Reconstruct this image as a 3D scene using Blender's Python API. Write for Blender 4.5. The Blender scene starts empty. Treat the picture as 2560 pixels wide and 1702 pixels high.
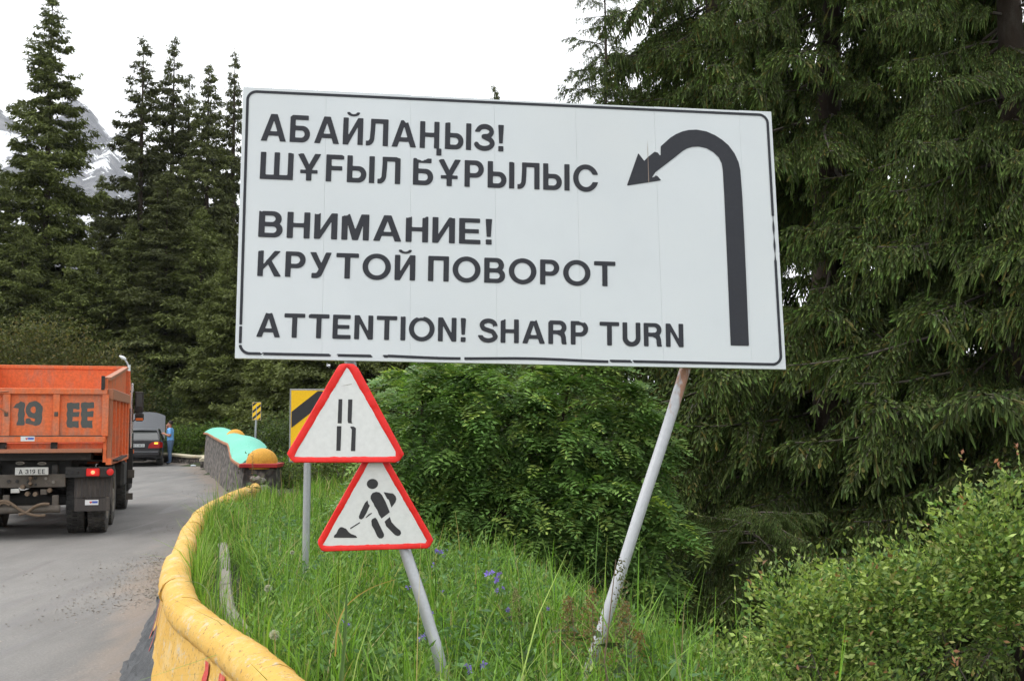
import bpy, math, random
import numpy as np
from mathutils import Vector, Matrix
R = math.radians
PI = math.pi
scene = bpy.context.scene
col = scene.collection

# ------------------------------------------------------------------ camera, sky, sun, exposure
EYE = 1.82                      # eye height above the road
FPX = 2745.0                    # focal length of the photograph in its pixels (2560 wide)
PITCH = math.atan(198.0 / FPX)
cam_d = bpy.data.cameras.new('camera'); cam = bpy.data.objects.new('camera', cam_d); col.objects.link(cam)
cam.location = (0, 0, EYE); cam.rotation_euler = (PI / 2 + PITCH, 0, 0)
cam_d.sensor_width = 36.0; cam_d.lens = 36.0 * FPX / 2560.0
cam_d.clip_start = 0.05; cam_d.clip_end = 20000
scene.camera = cam
SUN_EL, SUN_AZ = 52.0, -60.0     # high, from the left of the view
world = bpy.data.worlds.new('World'); scene.world = world; world.use_nodes = True
wn = world.node_tree.nodes; wl = world.node_tree.links; wn.clear()
sky = wn.new('ShaderNodeTexSky'); sky.sky_type = 'NISHITA'; sky.sun_disc = False
sky.sun_elevation = R(SUN_EL); sky.sun_rotation = R(SUN_AZ); sky.dust_density = 4.0; sky.air_density = 1.0
hs = wn.new('ShaderNodeHueSaturation'); hs.inputs['Saturation'].default_value = 0.25
bg1 = wn.new('ShaderNodeBackground'); bg1.inputs['Strength'].default_value = 0.05
bg2 = wn.new('ShaderNodeBackground'); bg2.inputs['Color'].default_value = (0.97, 0.985, 1.0, 1); bg2.inputs['Strength'].default_value = 1.15
ad = wn.new('ShaderNodeAddShader'); wo = wn.new('ShaderNodeOutputWorld')
wl.new(sky.outputs[0], hs.inputs['Color']); wl.new(hs.outputs[0], bg1.inputs['Color'])
wl.new(bg1.outputs[0], ad.inputs[0]); wl.new(bg2.outputs[0], ad.inputs[1]); wl.new(ad.outputs[0], wo.inputs['Surface'])
sd = bpy.data.lights.new('sun', 'SUN'); sd.energy = 1.0; sd.angle = R(18); sd.color = (1.0, 0.97, 0.92)
sun = bpy.data.objects.new('sun', sd); col.objects.link(sun)
_a = R(SUN_AZ); _e = R(SUN_EL)
sv = Vector((math.sin(_a) * math.cos(_e), math.cos(_a) * math.cos(_e) * -0.35, math.sin(_e)))
sun.rotation_euler = sv.to_track_quat('Z', 'Y').to_euler()
vs = scene.view_settings
scene.display_settings.display_device = 'sRGB'
vs.view_transform = 'Standard'; vs.look = 'None'; vs.gamma = 1.0; vs.use_curve_mapping = False; vs.exposure = 0.45
scene.cycles.max_bounces = 7; scene.cycles.diffuse_bounces = 4; scene.cycles.glossy_bounces = 3
scene.cycles.transmission_bounces = 3; scene.cycles.transparent_max_bounces = 4
scene.cycles.caustics_reflective = False; scene.cycles.caustics_refractive = False

# ------------------------------------------------------------------ measuring helpers
_c, _s = math.cos(PITCH), math.sin(PITCH)
def ray(px, py):
    x = (px - 1280) / FPX; z = -(py - 851) / FPX
    return Vector((x, _c - _s * z, _s + _c * z))
def at_y(px, py, Y):
    r = ray(px, py); return Vector((0, 0, EYE)) + r * (Y / r.y)
def at_z(px, py, z):
    r = ray(px, py); return Vector((0, 0, EYE)) + r * ((z - EYE) / r.z)
class Frame:
    """a local frame (u right, v up, n towards the viewer) of a flat thing measured in the photograph"""
    def __init__(s, o, u, v):
        s.o = Vector(o); s.u = Vector(u).normalized(); v = Vector(v)
        s.v = (v - s.u * v.dot(s.u)).normalized(); s.n = s.u.cross(s.v).normalized()
    def uv(s, px, py, off=0.0):
        r = ray(px, py); e = Vector((0, 0, EYE)); t = (s.o + s.n * off - e).dot(s.n) / r.dot(s.n)
        p = e + r * t - s.o; return (p.dot(s.u), p.dot(s.v))
    def matrix(s):
        m = Matrix((s.u, s.v, s.n)).transposed().to_4x4(); m.translation = s.o; return m

# ------------------------------------------------------------------ materials
def new_mat(name):
    m = bpy.data.materials.new(name); m.use_nodes = True
    nt = m.node_tree; nt.nodes.clear()
    o = nt.nodes.new('ShaderNodeOutputMaterial'); b = nt.nodes.new('ShaderNodeBsdfPrincipled')
    nt.links.new(b.outputs[0], o.inputs[0]); return m, nt, b
def noise(nt, scale, detail=4, rough=0.6, coord='Object', stretch=None, dist=0.0):
    tc = nt.nodes.new('ShaderNodeTexCoord'); n = nt.nodes.new('ShaderNodeTexNoise')
    n.inputs['Scale'].default_value = scale; n.inputs['Detail'].default_value = detail; n.inputs['Roughness'].default_value = rough
    n.inputs['Distortion'].default_value = dist
    src = tc.outputs[coord]
    if stretch:
        mp = nt.nodes.new('ShaderNodeMapping'); mp.inputs['Scale'].default_value = stretch
        nt.links.new(src, mp.inputs[0]); src = mp.outputs[0]
    nt.links.new(src, n.inputs['Vector']); return n.outputs['Fac']
def ramp(nt, fac, stops):
    r = nt.nodes.new('ShaderNodeValToRGB'); e = r.color_ramp.elements
    while len(e) < len(stops): e.new(0.5)
    for i, (p, c) in enumerate(stops):
        e[i].position = p; e[i].color = (c[0], c[1], c[2], 1) if hasattr(c, '__len__') else (c, c, c, 1)
    nt.links.new(fac, r.inputs[0]); return r.outputs[0]
def mix(nt, fac, a, b, mode='MIX'):
    m = nt.nodes.new('ShaderNodeMix'); m.data_type = 'RGBA'; m.blend_type = mode
    def put(s, v):
        if hasattr(v, 'is_output'): nt.links.new(v, s)
        elif hasattr(v, '__len__'): s.default_value = (v[0], v[1], v[2], 1)
        else: s.default_value = v
    put(m.inputs[0], fac); put(m.inputs[6], a); put(m.inputs[7], b); return m.outputs[2]
def bump(nt, b, h, strength=0.3, dist=0.01):
    n = nt.nodes.new('ShaderNodeBump'); n.inputs['Strength'].default_value = strength; n.inputs['Distance'].default_value = dist
    nt.links.new(h, n.inputs['Height']); nt.links.new(n.outputs[0], b.inputs['Normal'])
def paint(name, c, dirt=(0.12, 0.1, 0.08), amt=0.3, scale=6, rough=0.5, bmp=0.0, metal=0.0, fine=60, stretch=None, lo=0.52, spk=1.0):
    """painted or raw surface with blotchy dirt and fine speckle"""
    m, nt, b = new_mat(name)
    n1 = noise(nt, scale, 6, 0.65, stretch=stretch); n2 = noise(nt, fine, 3, 0.6)
    f = ramp(nt, n1, [(lo, 0.0), (min(0.98, lo + 0.25), amt)])
    c1 = mix(nt, f, c, dirt)
    g = ramp(nt, n2, [(0.35, 1 - .14 * spk), (0.65, 1 + .08 * spk)])
    nt.links.new(mix(nt, 1.0, c1, g, 'MULTIPLY'), b.inputs['Base Color'])
    b.inputs['Roughness'].default_value = rough; b.inputs['Metallic'].default_value = metal
    if bmp: bump(nt, b, n2, bmp)
    return m
def leafmat(name, trans=0.25, rough=0.55, var=0.25, spec=0.3):
    """foliage: colour from the leaf's own 'Col' attribute, varied a little from plant to plant"""
    m = bpy.data.materials.new(name); m.use_nodes = True; nt = m.node_tree; nt.nodes.clear()
    o = nt.nodes.new('ShaderNodeOutputMaterial'); b = nt.nodes.new('ShaderNodeBsdfPrincipled')
    a = nt.nodes.new('ShaderNodeVertexColor'); a.layer_name = 'Col'
    oi = nt.nodes.new('ShaderNodeObjectInfo')
    g = ramp(nt, oi.outputs['Random'], [(0, 1 - var), (1, 1 + var)])
    c = mix(nt, 1.0, a.outputs[0], g, 'MULTIPLY')
    nt.links.new(c, b.inputs['Base Color']); b.inputs['Roughness'].default_value = rough
    b.inputs['Specular IOR Level'].default_value = spec
    if trans:
        t = nt.nodes.new('ShaderNodeBsdfTranslucent'); ms = nt.nodes.new('ShaderNodeMixShader'); ms.inputs[0].default_value = trans
        nt.links.new(mix(nt, 1.0, c, (1.3, 1.35, 0.7), 'MULTIPLY'), t.inputs[0])
        nt.links.new(b.outputs[0], ms.inputs[1]); nt.links.new(t.outputs[0], ms.inputs[2]); nt.links.new(ms.outputs[0], o.inputs[0])
    else: nt.links.new(b.outputs[0], o.inputs[0])
    return m
def flat(name, c, rough=0.5, metal=0.0, emit=None, es=1.0):
    m, nt, b = new_mat(name); b.inputs['Base Color'].default_value = (*c, 1); b.inputs['Roughness'].default_value = rough
    b.inputs['Metallic'].default_value = metal
    if emit: b.inputs['Emission Color'].default_value = (*emit, 1); b.inputs['Emission Strength'].default_value = es
    return m

M = {}
M['bark'] = paint('bark', (0.05, 0.035, 0.025), (0.11, 0.1, 0.085), 0.6, 9, 0.95, 0.6, stretch=(1, 1, 0.25))
M['twig'] = paint('twig', (0.09, 0.075, 0.06), (0.2, 0.18, 0.16), 0.6, 9, 0.9)
M['redstem'] = paint('shrub_stem', (0.05, 0.028, 0.02), (0.1, 0.07, 0.05), 0.5, 12, 0.9)
M['needle'] = leafmat('needles', 0.12, 0.6, 0.15)
M['farneedle'] = leafmat('needles_far', 0.1, 0.7, 0.12)
M['leaf'] = leafmat('leaves', 0.28, 0.5, 0.1)
M['grass'] = leafmat('grass', 0.35, 0.55, 0.05)
M['petal'] = leafmat('petals', 0.3, 0.6, 0.15)
M['white_sheet'] = paint('white_reflective_sheet', (0.65, 0.69, 0.71), (0.60, 0.625, 0.62), 0.5, 1.1, 0.36, fine=2.2, lo=0.46, spk=.25)
M['white_face'] = paint('white_sign_face', (0.72, 0.735, 0.72), (0.5, 0.5, 0.47), 0.35, 9, 0.5, fine=30, spk=.35, lo=.6)
M['vinyl'] = paint('charcoal_vinyl', (0.020, 0.022, 0.030), (0.035, 0.035, 0.04), 0.5, 8, 0.7, spk=.5)
M['ink'] = paint('black_sign_ink', (0.022, 0.022, 0.025), (0.06, 0.06, 0.06), 0.4, 20, 0.5)
M['red_sign'] = paint('red_sign_paint', (0.80, 0.010, 0.006), (0.8, 0.4, 0.35), 0.5, 30, 0.5, lo=0.68, spk=.5)
M['yellow_sign'] = paint('yellow_sign', (1.0, 0.58, 0.0), (0.85, 0.5, 0.03), 0.2, 9, 0.45, spk=.4)
M['galv'] = paint('grey_pole_paint', (0.42, 0.43, 0.45), (0.28, 0.27, 0.26), 0.5, 5, 0.36, metal=0.35, stretch=(1, 1, 0.3), spk=.4)
M['rustpole'] = None
M['backmetal'] = paint('sign_back', (0.3, 0.31, 0.32), (0.2, 0.15, 0.1), 0.4, 6, 0.5, metal=0.3)
M['orange'] = paint('orange_truck_paint', (0.78, 0.165, 0.042), (0.42, 0.23, 0.16), 0.85, 3.4, 0.5, fine=25, lo=0.48, stretch=(1.6, 1.6, .5))
M['orange_pale'] = paint('worn_orange_paint', (0.42, 0.17, 0.09), (0.25, 0.16, 0.12), 0.8, 5, 0.6)
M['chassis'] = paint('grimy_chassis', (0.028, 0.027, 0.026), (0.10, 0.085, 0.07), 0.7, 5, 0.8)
M['dustmetal'] = paint('dusty_metal', (0.10, 0.085, 0.07), (0.2, 0.17, 0.14), 0.6, 6, 0.75)
M['rubber'] = paint('tyre_rubber', (0.035, 0.035, 0.035), (0.13, 0.125, 0.115), 0.75, 4, 0.85, fine=40, lo=0.4)
M['flap'] = paint('mud_flap_rubber', (0.055, 0.048, 0.045), (0.14, 0.12, 0.10), 0.7, 5, 0.8, stretch=(3, 3, 0.4))
M['rim'] = paint('dusty_rim', (0.22, 0.20, 0.17), (0.12, 0.1, 0.08), 0.7, 6, 0.6)
M['stencil'] = paint('grey_stencil_paint', (0.09, 0.10, 0.095), (0.3, 0.14, 0.08), 0.4, 5, 0.7, lo=0.55)
M['plate'] = paint('number_plate_white', (0.55, 0.55, 0.52), (0.3, 0.28, 0.25), 0.5, 14, 0.5)
M['plate_far'] = paint('car_number_plate', (0.6, 0.62, 0.62), (0.5, 0.5, 0.5), 0.3, 14, 0.5)
M['sticker_blue'] = flat('sticker_blue', (0.06, 0.12, 0.5)); M['sticker_red'] = flat('sticker_red', (0.55, 0.03, 0.03))
M['lamp_red'] = flat('red_lamp_glass', (0.35, 0.01, 0.01), 0.25)
M['lamp_lit'] = flat('lit_tail_lamp', (0.6, 0.05, 0.03), 0.3, emit=(1, 0.09, 0.04), es=5)
M['lamp_glow'] = flat('lit_red_lens', (0.5, 0.01, 0.01), 0.3, emit=(1, 0.03, 0.015), es=0.12)
M['lamp_orange'] = flat('orange_lamp', (0.8, 0.16, 0.02), 0.3)
M['lamp_amber'] = flat('lit_amber_lamp', (0.9, 0.4, 0.02), 0.3, emit=(1, 0.5, 0.05), es=1.2)
M['blackpaint'] = paint('black_car_paint', (0.018, 0.018, 0.021), (0.05, 0.047, 0.043), 0.5, 2.5, 0.24)
M['bonnet'] = paint('grey_sheen_car_paint', (0.15, 0.157, 0.17), (0.17, 0.17, 0.17), 0.5, 3, 0.28)  # grey reflection on the black bonnet and roof, put into the colour
M['glass'] = flat('dark_glass', (0.06, 0.064, 0.062), 0.15)
M['chrome'] = flat('chrome', (0.6, 0.6, 0.6), 0.2, 1.0)
M['white_plastic'] = flat('white_plastic', (0.75, 0.76, 0.76), 0.4)
M['hose'] = paint('dusty_hose', (0.17, 0.12, 0.08), (0.25, 0.2, 0.15), 0.5, 8, 0.8)
M['tarp'] = None
M['dome'] = paint('yellow_dome_paint', (0.66, 0.33, 0.035), (0.42, 0.2, 0.03), 0.6, 6, 0.75, 0.3, fine=30)
M['mint'] = paint('mint_coping_paint', (0.15, 0.51, 0.39), (0.3, 0.55, 0.46), 0.5, 4, 0.7, 0.2)
M['cream'] = paint('cream_coping', (0.55, 0.50, 0.36), (0.5, 0.3, 0.1), 0.5, 3, 0.8)
M['rust_edge'] = paint('rust_edge_paint', (0.36, 0.15, 0.07), (0.5, 0.3, 0.2), 0.6, 10, 0.8)
M['red_paint'] = paint('red_edge_paint', (0.45, 0.02, 0.02), (0.35, 0.08, 0.05), 0.5, 10, 0.6)
M['skin'] = flat('skin', (0.42, 0.19, 0.12), 0.6); M['hair'] = flat('dark_hair', (0.025, 0.018, 0.015), 0.8)
M['shirt'] = paint('blue_shirt', (0.17, 0.42, 0.78), (0.08, 0.2, 0.45), 0.6, 9, 0.9); M['jeans'] = paint('blue_jeans', (0.10, 0.16, 0.27), (0.2, 0.27, 0.38), 0.6, 8, 0.9)
M['shoe'] = flat('dark_shoe', (0.03, 0.03, 0.035), 0.7)
M['concrete'] = paint('weathered_concrete', (0.26, 0.24, 0.20), (0.13, 0.12, 0.09), 0.7, 5, 0.95, 0.5)
M['pebble'] = paint('pebble', (0.30, 0.275, 0.245), (0.14, 0.13, 0.12), 0.6, 9, 0.9)
M['litter'] = flat('pale_plastic', (0.55, 0.62, 0.66), 0.4)

def rust_pole():
    m, nt, b = new_mat('pole_with_rust_at_top')
    tc = nt.nodes.new('ShaderNodeTexCoord'); sp = nt.nodes.new('ShaderNodeSeparateXYZ'); nt.links.new(tc.outputs['Object'], sp.inputs[0])
    n = noise(nt, 9, 5, 0.6, stretch=(3, 3, 0.7))
    mr = nt.nodes.new('ShaderNodeMapRange'); mr.inputs[1].default_value = 1.55; mr.inputs[2].default_value = 2.1
    nt.links.new(sp.outputs['Z'], mr.inputs[0])
    mu = nt.nodes.new('ShaderNodeMath'); mu.operation = 'MULTIPLY'; nt.links.new(mr.outputs[0], mu.inputs[0]); nt.links.new(n, mu.inputs[1])
    f = ramp(nt, mu.outputs[0], [(0.33, 0.0), (0.45, 0.9)])
    n2 = noise(nt, 40, 4, 0.6); g = ramp(nt, n2, [(0.3, 0.93), (0.7, 1.05)])
    c = mix(nt, f, (0.42, 0.43, 0.45), (0.30, 0.13, 0.06)); nt.links.new(mix(nt, 1, c, g, 'MULTIPLY'), b.inputs['Base Color'])
    b.inputs['Roughness'].default_value = 0.4; b.inputs['Metallic'].default_value = 0.2
    return m
M['rustpole'] = rust_pole()

def asphalt():
    m, nt, b = new_mat('dusty_asphalt')
    big = noise(nt, 0.22, 4, 0.55); mid = noise(nt, 1.6, 5, 0.6, stretch=(1, 0.35, 1)); fine = noise(nt, 55, 4, 0.7); grit = noise(nt, 14, 6, 0.75)
    c = ramp(nt, big, [(0.3, (0.155, 0.15, 0.145)), (0.7, (0.205, 0.197, 0.185))])
    c = mix(nt, 1.0, c, ramp(nt, mid, [(0.3, 0.8), (0.7, 1.14)]), 'MULTIPLY')
    c = mix(nt, 1.0, c, ramp(nt, fine, [(0.25, 0.72), (0.7, 1.2)]), 'MULTIPLY')
    c = mix(nt, ramp(nt, grit, [(0.68, 0.0), (0.74, 0.35)]), c, (0.075, 0.07, 0.068))
    # sandy dust lying along the foot of the parapet: follows the 'edge' attribute of the sheet
    at = nt.nodes.new('ShaderNodeAttribute'); at.attribute_name = 'edge'
    e = nt.nodes.new('ShaderNodeMath'); e.operation = 'MULTIPLY_ADD'; nt.links.new(mid, e.inputs[0]); e.inputs[1].default_value = 0.9
    nt.links.new(at.outputs['Fac'], e.inputs[2])
    c = mix(nt, ramp(nt, e.outputs[0], [(0.75, 0.0), (1.35, 0.85)]), c, mix(nt, fine, (0.12, 0.10, 0.085), (0.33, 0.27, 0.22)))
    # tar / tyre streaks winding round the bend
    st = noise(nt, 0.5, 3, 0.5, stretch=(3.0, 0.25, 1), dist=1.5)
    c = mix(nt, ramp(nt, st, [(0.58, 0.0), (0.66, 0.35)]), c, (0.09, 0.088, 0.086))
    nt.links.new(c, b.inputs['Base Color']); b.inputs['Roughness'].default_value = 0.85
    nt.links.new(ramp(nt, st, [(0.55, 0.9), (0.66, 0.55)]), b.inputs['Roughness'])
    bump(nt, b, fine, 0.5, 0.006); return m
M['asphalt'] = asphalt()
def yellow_wall():
    m, nt, b = new_mat('chipped_yellow_masonry_paint')
    n1 = noise(nt, 3.5, 8, 0.75); n2 = noise(nt, 30, 6, 0.75); n3 = noise(nt, 1.1, 4, 0.6); n4 = noise(nt, 9, 8, 0.8)
    c = ramp(nt, n3, [(0.3, (0.60, 0.335, 0.042)), (0.7, (0.66, 0.405, 0.088))])
    c = mix(nt, ramp(nt, n1, [(0.52, 0.0), (0.60, 0.6)]), c, (0.70, 0.50, 0.20))
    c = mix(nt, ramp(nt, n4, [(0.565, 0.0), (0.60, 0.75)]), c, (0.50, 0.45, 0.34))
    c = mix(nt, ramp(nt, n2, [(0.575, 0.0), (0.62, 0.75)]), c, (0.20, 0.12, 0.05))
    nt.links.new(c, b.inputs['Base Color']); b.inputs['Roughness'].default_value = 0.75; bump(nt, b, n2, 0.6, 0.012); return m
M['ywall'] = yellow_wall()
def stone_wall():
    m, nt, b = new_mat('pebble_dashed_stone')
    tc = nt.nodes.new('ShaderNodeTexCoord'); v = nt.nodes.new('ShaderNodeTexVoronoi'); v.inputs['Scale'].default_value = 9; v.inputs['Randomness'].default_value = 1
    mp = nt.nodes.new('ShaderNodeMapping'); mp.inputs['Scale'].default_value = (1, 1, 0.8); nt.links.new(tc.outputs['Object'], mp.inputs[0]); nt.links.new(mp.outputs[0], v.inputs['Vector'])
    sp = nt.nodes.new('ShaderNodeSeparateColor'); nt.links.new(v.outputs['Color'], sp.inputs[0])
    c = ramp(nt, sp.outputs[0], [(0, (0.09, 0.085, 0.085)), (0.5, (0.16, 0.145, 0.13)), (1, (0.26, 0.22, 0.19))])
    c = mix(nt, ramp(nt, v.outputs['Distance'], [(0.35, 0), (0.7, 0.9)]), c, (0.05, 0.045, 0.04))
    nt.links.new(c, b.inputs['Base Color']); b.inputs['Roughness'].default_value = 0.9
    inv = nt.nodes.new('ShaderNodeMath'); inv.operation = 'SUBTRACT'; inv.inputs[0].default_value = 1; nt.links.new(v.outputs['Distance'], inv.inputs[1])
    bump(nt, b, inv.outputs[0], 1.0, 0.05); return m
M['stone'] = stone_wall()
def tarp():
    m, nt, b = new_mat('tar_sheet')
    n = noise(nt, 5, 7, 0.7, stretch=(1, 1, 3)); n2 = noise(nt, 22, 6, 0.8)
    c = ramp(nt, n, [(0.35, (0.022, 0.025, 0.029)), (0.7, (0.07, 0.077, 0.084))])
    c = mix(nt, ramp(nt, n2, [(0.6, 0), (0.68, 0.7)]), c, (0.02, 0.02, 0.02))
    nt.links.new(c, b.inputs['Base Color']); b.inputs['Roughness'].default_value = 0.6; bump(nt, b, n2, 0.8, 0.02); return m
M['tarp'] = tarp()
def soil():
    m, nt, b = new_mat('grassy_soil')
    n = noise(nt, 1.2, 6, 0.65); n2 = noise(nt, 18, 6, 0.7)
    c = ramp(nt, n, [(0.35, (0.045, 0.04, 0.022)), (0.6, (0.04, 0.06, 0.016))])
    nt.links.new(mix(nt, 1, c, ramp(nt, n2, [(0.3, 0.55), (0.7, 1.3)]), 'MULTIPLY'), b.inputs['Base Color'])
    b.inputs['Roughness'].default_value = 0.95; bump(nt, b, n2, 0.8, 0.05); return m
M['soil'] = soil()
def rock():
    m, nt, b = new_mat('mountain_rock_and_snow')
    ge = nt.nodes.new('ShaderNodeNewGeometry'); sp = nt.nodes.new('ShaderNodeSeparateXYZ'); nt.links.new(ge.outputs['Normal'], sp.inputs[0])
    n = noise(nt, 0.006, 9, 0.62, stretch=(1, 1, 0.5)); n2 = noise(nt, 0.03, 8, 0.7, stretch=(1, 1, 0.35))
    s = nt.nodes.new('ShaderNodeMath'); s.operation = 'MULTIPLY_ADD'; nt.links.new(sp.outputs['Z'], s.inputs[0]); s.inputs[1].default_value = 0.16; n3 = noise(nt, 0.022, 6, 0.7, stretch=(1, 1, 0.6)); ma = nt.nodes.new('ShaderNodeMath'); ma.operation = 'MULTIPLY_ADD'; nt.links.new(n3, ma.inputs[0]); ma.inputs[1].default_value = 0.5; sc_ = nt.nodes.new('ShaderNodeMath'); sc_.operation = 'MULTIPLY'; nt.links.new(n, sc_.inputs[0]); sc_.inputs[1].default_value = 0.5; nt.links.new(sc_.outputs[0], ma.inputs[2]); nt.links.new(ma.outputs[0], s.inputs[2])
    c = ramp(nt, n2, [(0.35, (0.05, 0.055, 0.065)), (0.5, (0.12, 0.125, 0.14)), (0.65, (0.22, 0.22, 0.23))])
    c = mix(nt, ramp(nt, s.outputs[0], [(0.63, 0.0), (0.642, 1.0)]), c, (0.85, 0.87, 0.9))
    nt.links.new(c, b.inputs['Base Color']); b.inputs['Roughness'].default_value = 0.9; bump(nt, b, n2, 0.7, 18); return m
M['rock'] = rock()

# ------------------------------------------------------------------ object helpers
def tag(o, label=None, cat=None, group=None, kind=None):
    if label: o['label'] = label
    if cat: o['category'] = cat
    if group: o['group'] = group
    if kind: o['kind'] = kind
    return o
def empty(name, loc=(0, 0, 0), rz=0.0, mat=None):
    o = bpy.data.objects.new(name, None); col.objects.link(o); o.empty_display_size = 0.1
    if mat is not None: o.matrix_world = mat
    else: o.location = loc; o.rotation_euler = (0, 0, rz)
    return o
def link(name, me, parent=None):
    o = bpy.data.objects.new(name, me); col.objects.link(o)
    if parent is not None: o.parent = parent
    return o
class MB:
    def __init__(s): s.v = []; s.f = []; s.mi = []; s.cur = 0
    def add(s, vs, fs):
        b = len(s.v); s.v += [tuple(v) for v in vs]
        for f in fs: s.f.append(tuple(b + i for i in f)); s.mi.append(s.cur)
        return s
    def box(s, c, d, rz=0.0, M4=None, ch=0.0):
        x, y, z = d[0] / 2, d[1] / 2, d[2] / 2
        if ch > 0:   # chamfered along the long edges: an octagonal prism in each plane, kept cheap
            k = min(ch, x * .9, y * .9, z * .9); vs = []
            for (sx, sy, sz) in [(a, b_, c_) for a in (-1, 1) for b_ in (-1, 1) for c_ in (-1, 1)]:
                vs += [(sx * (x - k), sy * y, sz * (z - k)), (sx * x, sy * (y - k), sz * (z - k)), (sx * (x - k), sy * (y - k), sz * z)]
            idx = lambda a, b_, c_, w: ((a * 2 + b_) * 2 + c_) * 3 + w
            fs = []
            fs += [(idx(0,0,0,1), idx(0,0,1,1), idx(0,1,1,1), idx(0,1,0,1)), (idx(1,0,0,1), idx(1,1,0,1), idx(1,1,1,1), idx(1,0,1,1))]
            fs += [(idx(0,0,0,0), idx(1,0,0,0), idx(1,0,1,0), idx(0,0,1,0)), (idx(0,1,0,0), idx(0,1,1,0), idx(1,1,1,0), idx(1,1,0,0))]
            fs += [(idx(0,0,0,2), idx(0,1,0,2), idx(1,1,0,2), idx(1,0,0,2)), (idx(0,0,1,2), idx(1,0,1,2), idx(1,1,1,2), idx(0,1,1,2))]
            for c_ in (0, 1):
                for a in (0, 1): fs.append((idx(a,0,c_,1), idx(a,1,c_,1), idx(a,1,c_,2), idx(a,0,c_,2)))
                for b_ in (0, 1): fs.append((idx(0,b_,c_,0), idx(1,b_,c_,0), idx(1,b_,c_,2), idx(0,b_,c_,2)))
            for a in (0, 1):
                for b_ in (0, 1): fs.append((idx(a,b_,0,0), idx(a,b_,1,0), idx(a,b_,1,1), idx(a,b_,0,1)))
            for a in (0, 1):
                for b_ in (0, 1):
                    for c_ in (0, 1): fs.append((idx(a,b_,c_,0), idx(a,b_,c_,1), idx(a,b_,c_,2)))
        else:
            vs = [(-x, -y, -z), (x, -y, -z), (x, y, -z), (-x, y, -z), (-x, -y, z), (x, -y, z), (x, y, z), (-x, y, z)]
            fs = [(0, 3, 2, 1), (4, 5, 6, 7), (0, 1, 5, 4), (1, 2, 6, 5), (2, 3, 7, 6), (3, 0, 4, 7)]
        m = Matrix.Translation(c) @ Matrix.Rotation(rz, 4, 'Z')
        if M4 is not None: m = Matrix.Translation(c) @ M4
        return s.add([m @ Vector(v) for v in vs], fs)
    def tube(s, pts, rad, n=8, cap=True):
        pts = [Vector(p) for p in pts]; k = len(pts)
        if not hasattr(rad, '__len__'): rad = [rad] * k
        rings = []; up = Vector((0.13, 0.21, 1)).normalized()
        for i, p in enumerate(pts):
            t = (pts[min(i + 1, k - 1)] - pts[max(i - 1, 0)]).normalized()
            a = t.cross(up)
            if a.length < 1e-3: a = t.cross(Vector((1, 0, 0)))
            a.normalize(); b = t.cross(a).normalized(); up = -b if i == 0 else up
            rings.append([p + (a * math.cos(2 * PI * j / n) + b * math.sin(2 * PI * j / n)) * rad[i] for j in range(n)])
        vs = [v for r in rings for v in r]; fs = []
        for i in range(k - 1):
            for j in range(n): fs.append((i * n + j, i * n + (j + 1) % n, (i + 1) * n + (j + 1) % n, (i + 1) * n + j))
        if cap: fs.append(tuple(range(n))[::-1]); fs.append(tuple(range((k - 1) * n, k * n)))
        return s.add(vs, fs)
    def lathe(s, prof, n=24, M4=Matrix.Identity(4)):
        """prof: (radius, height) pairs turned about local z"""
        vs = []; fs = []; k = len(prof)
        for r, h in prof:
            for j in range(n): vs.append(M4 @ Vector((r * math.cos(2 * PI * j / n), r * math.sin(2 * PI * j / n), h)))
        for i in range(k - 1):
            for j in range(n): fs.append((i * n + j, i * n + (j + 1) % n, (i + 1) * n + (j + 1) % n, (i + 1) * n + j))
        return s.add(vs, fs)
    def prism(s, poly, y0, y1, M4=Matrix.Identity(4)):
        """poly in x,z; extruded from y0 to y1"""
        n = len(poly); vs = [M4 @ Vector((p[0], y0, p[1])) for p in poly] + [M4 @ Vector((p[0], y1, p[1])) for p in poly]
        fs = [tuple(range(n)), tuple(range(2 * n - 1, n - 1, -1))]
        for i in range(n): fs.append((i, n + i, n + (i + 1) % n, (i + 1) % n))
        return s.add(vs, fs)
    def build(s, name, mat, parent=None, smooth=False, angle=None):
        me = bpy.data.meshes.new(name); me.from_pydata(s.v, [], s.f)
        mats = mat if isinstance(mat, (list, tuple)) else [mat]
        for m in mats: me.materials.append(m)
        if len(mats) > 1: me.polygons.foreach_set('material_index', s.mi)
        if smooth:
            me.polygons.foreach_set('use_smooth', [True] * len(me.polygons))
            try: me.set_sharp_from_angle(angle=R(angle or 40))
            except Exception: pass
        me.update(); return link(name, me, parent)
def np_mesh(name, V, T, C=None, mat=None):
    """V (n,3) points, T (m,k) faces all with k corners, C (n,3) colours"""
    me = bpy.data.meshes.new(name); V = np.asarray(V, np.float32); T = np.asarray(T, np.int32); m, k = T.shape
    me.vertices.add(len(V)); me.vertices.foreach_set('co', V.ravel())
    me.loops.add(m * k); me.loops.foreach_set('vertex_index', T.ravel())
    me.polygons.add(m); me.polygons.foreach_set('loop_start', np.arange(0, m * k, k, dtype=np.int32))
    me.polygons.foreach_set('loop_total', np.full(m, k, np.int32))
    if C is not None:
        a = me.color_attributes.new('Col', 'FLOAT_COLOR', 'POINT')
        a.data.foreach_set('color', np.concatenate([np.clip(C, 0, 1), np.ones((len(C), 1))], 1).astype(np.float32).ravel())
    if mat: me.materials.append(mat)
    me.update(calc_edges=True); return me
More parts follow.
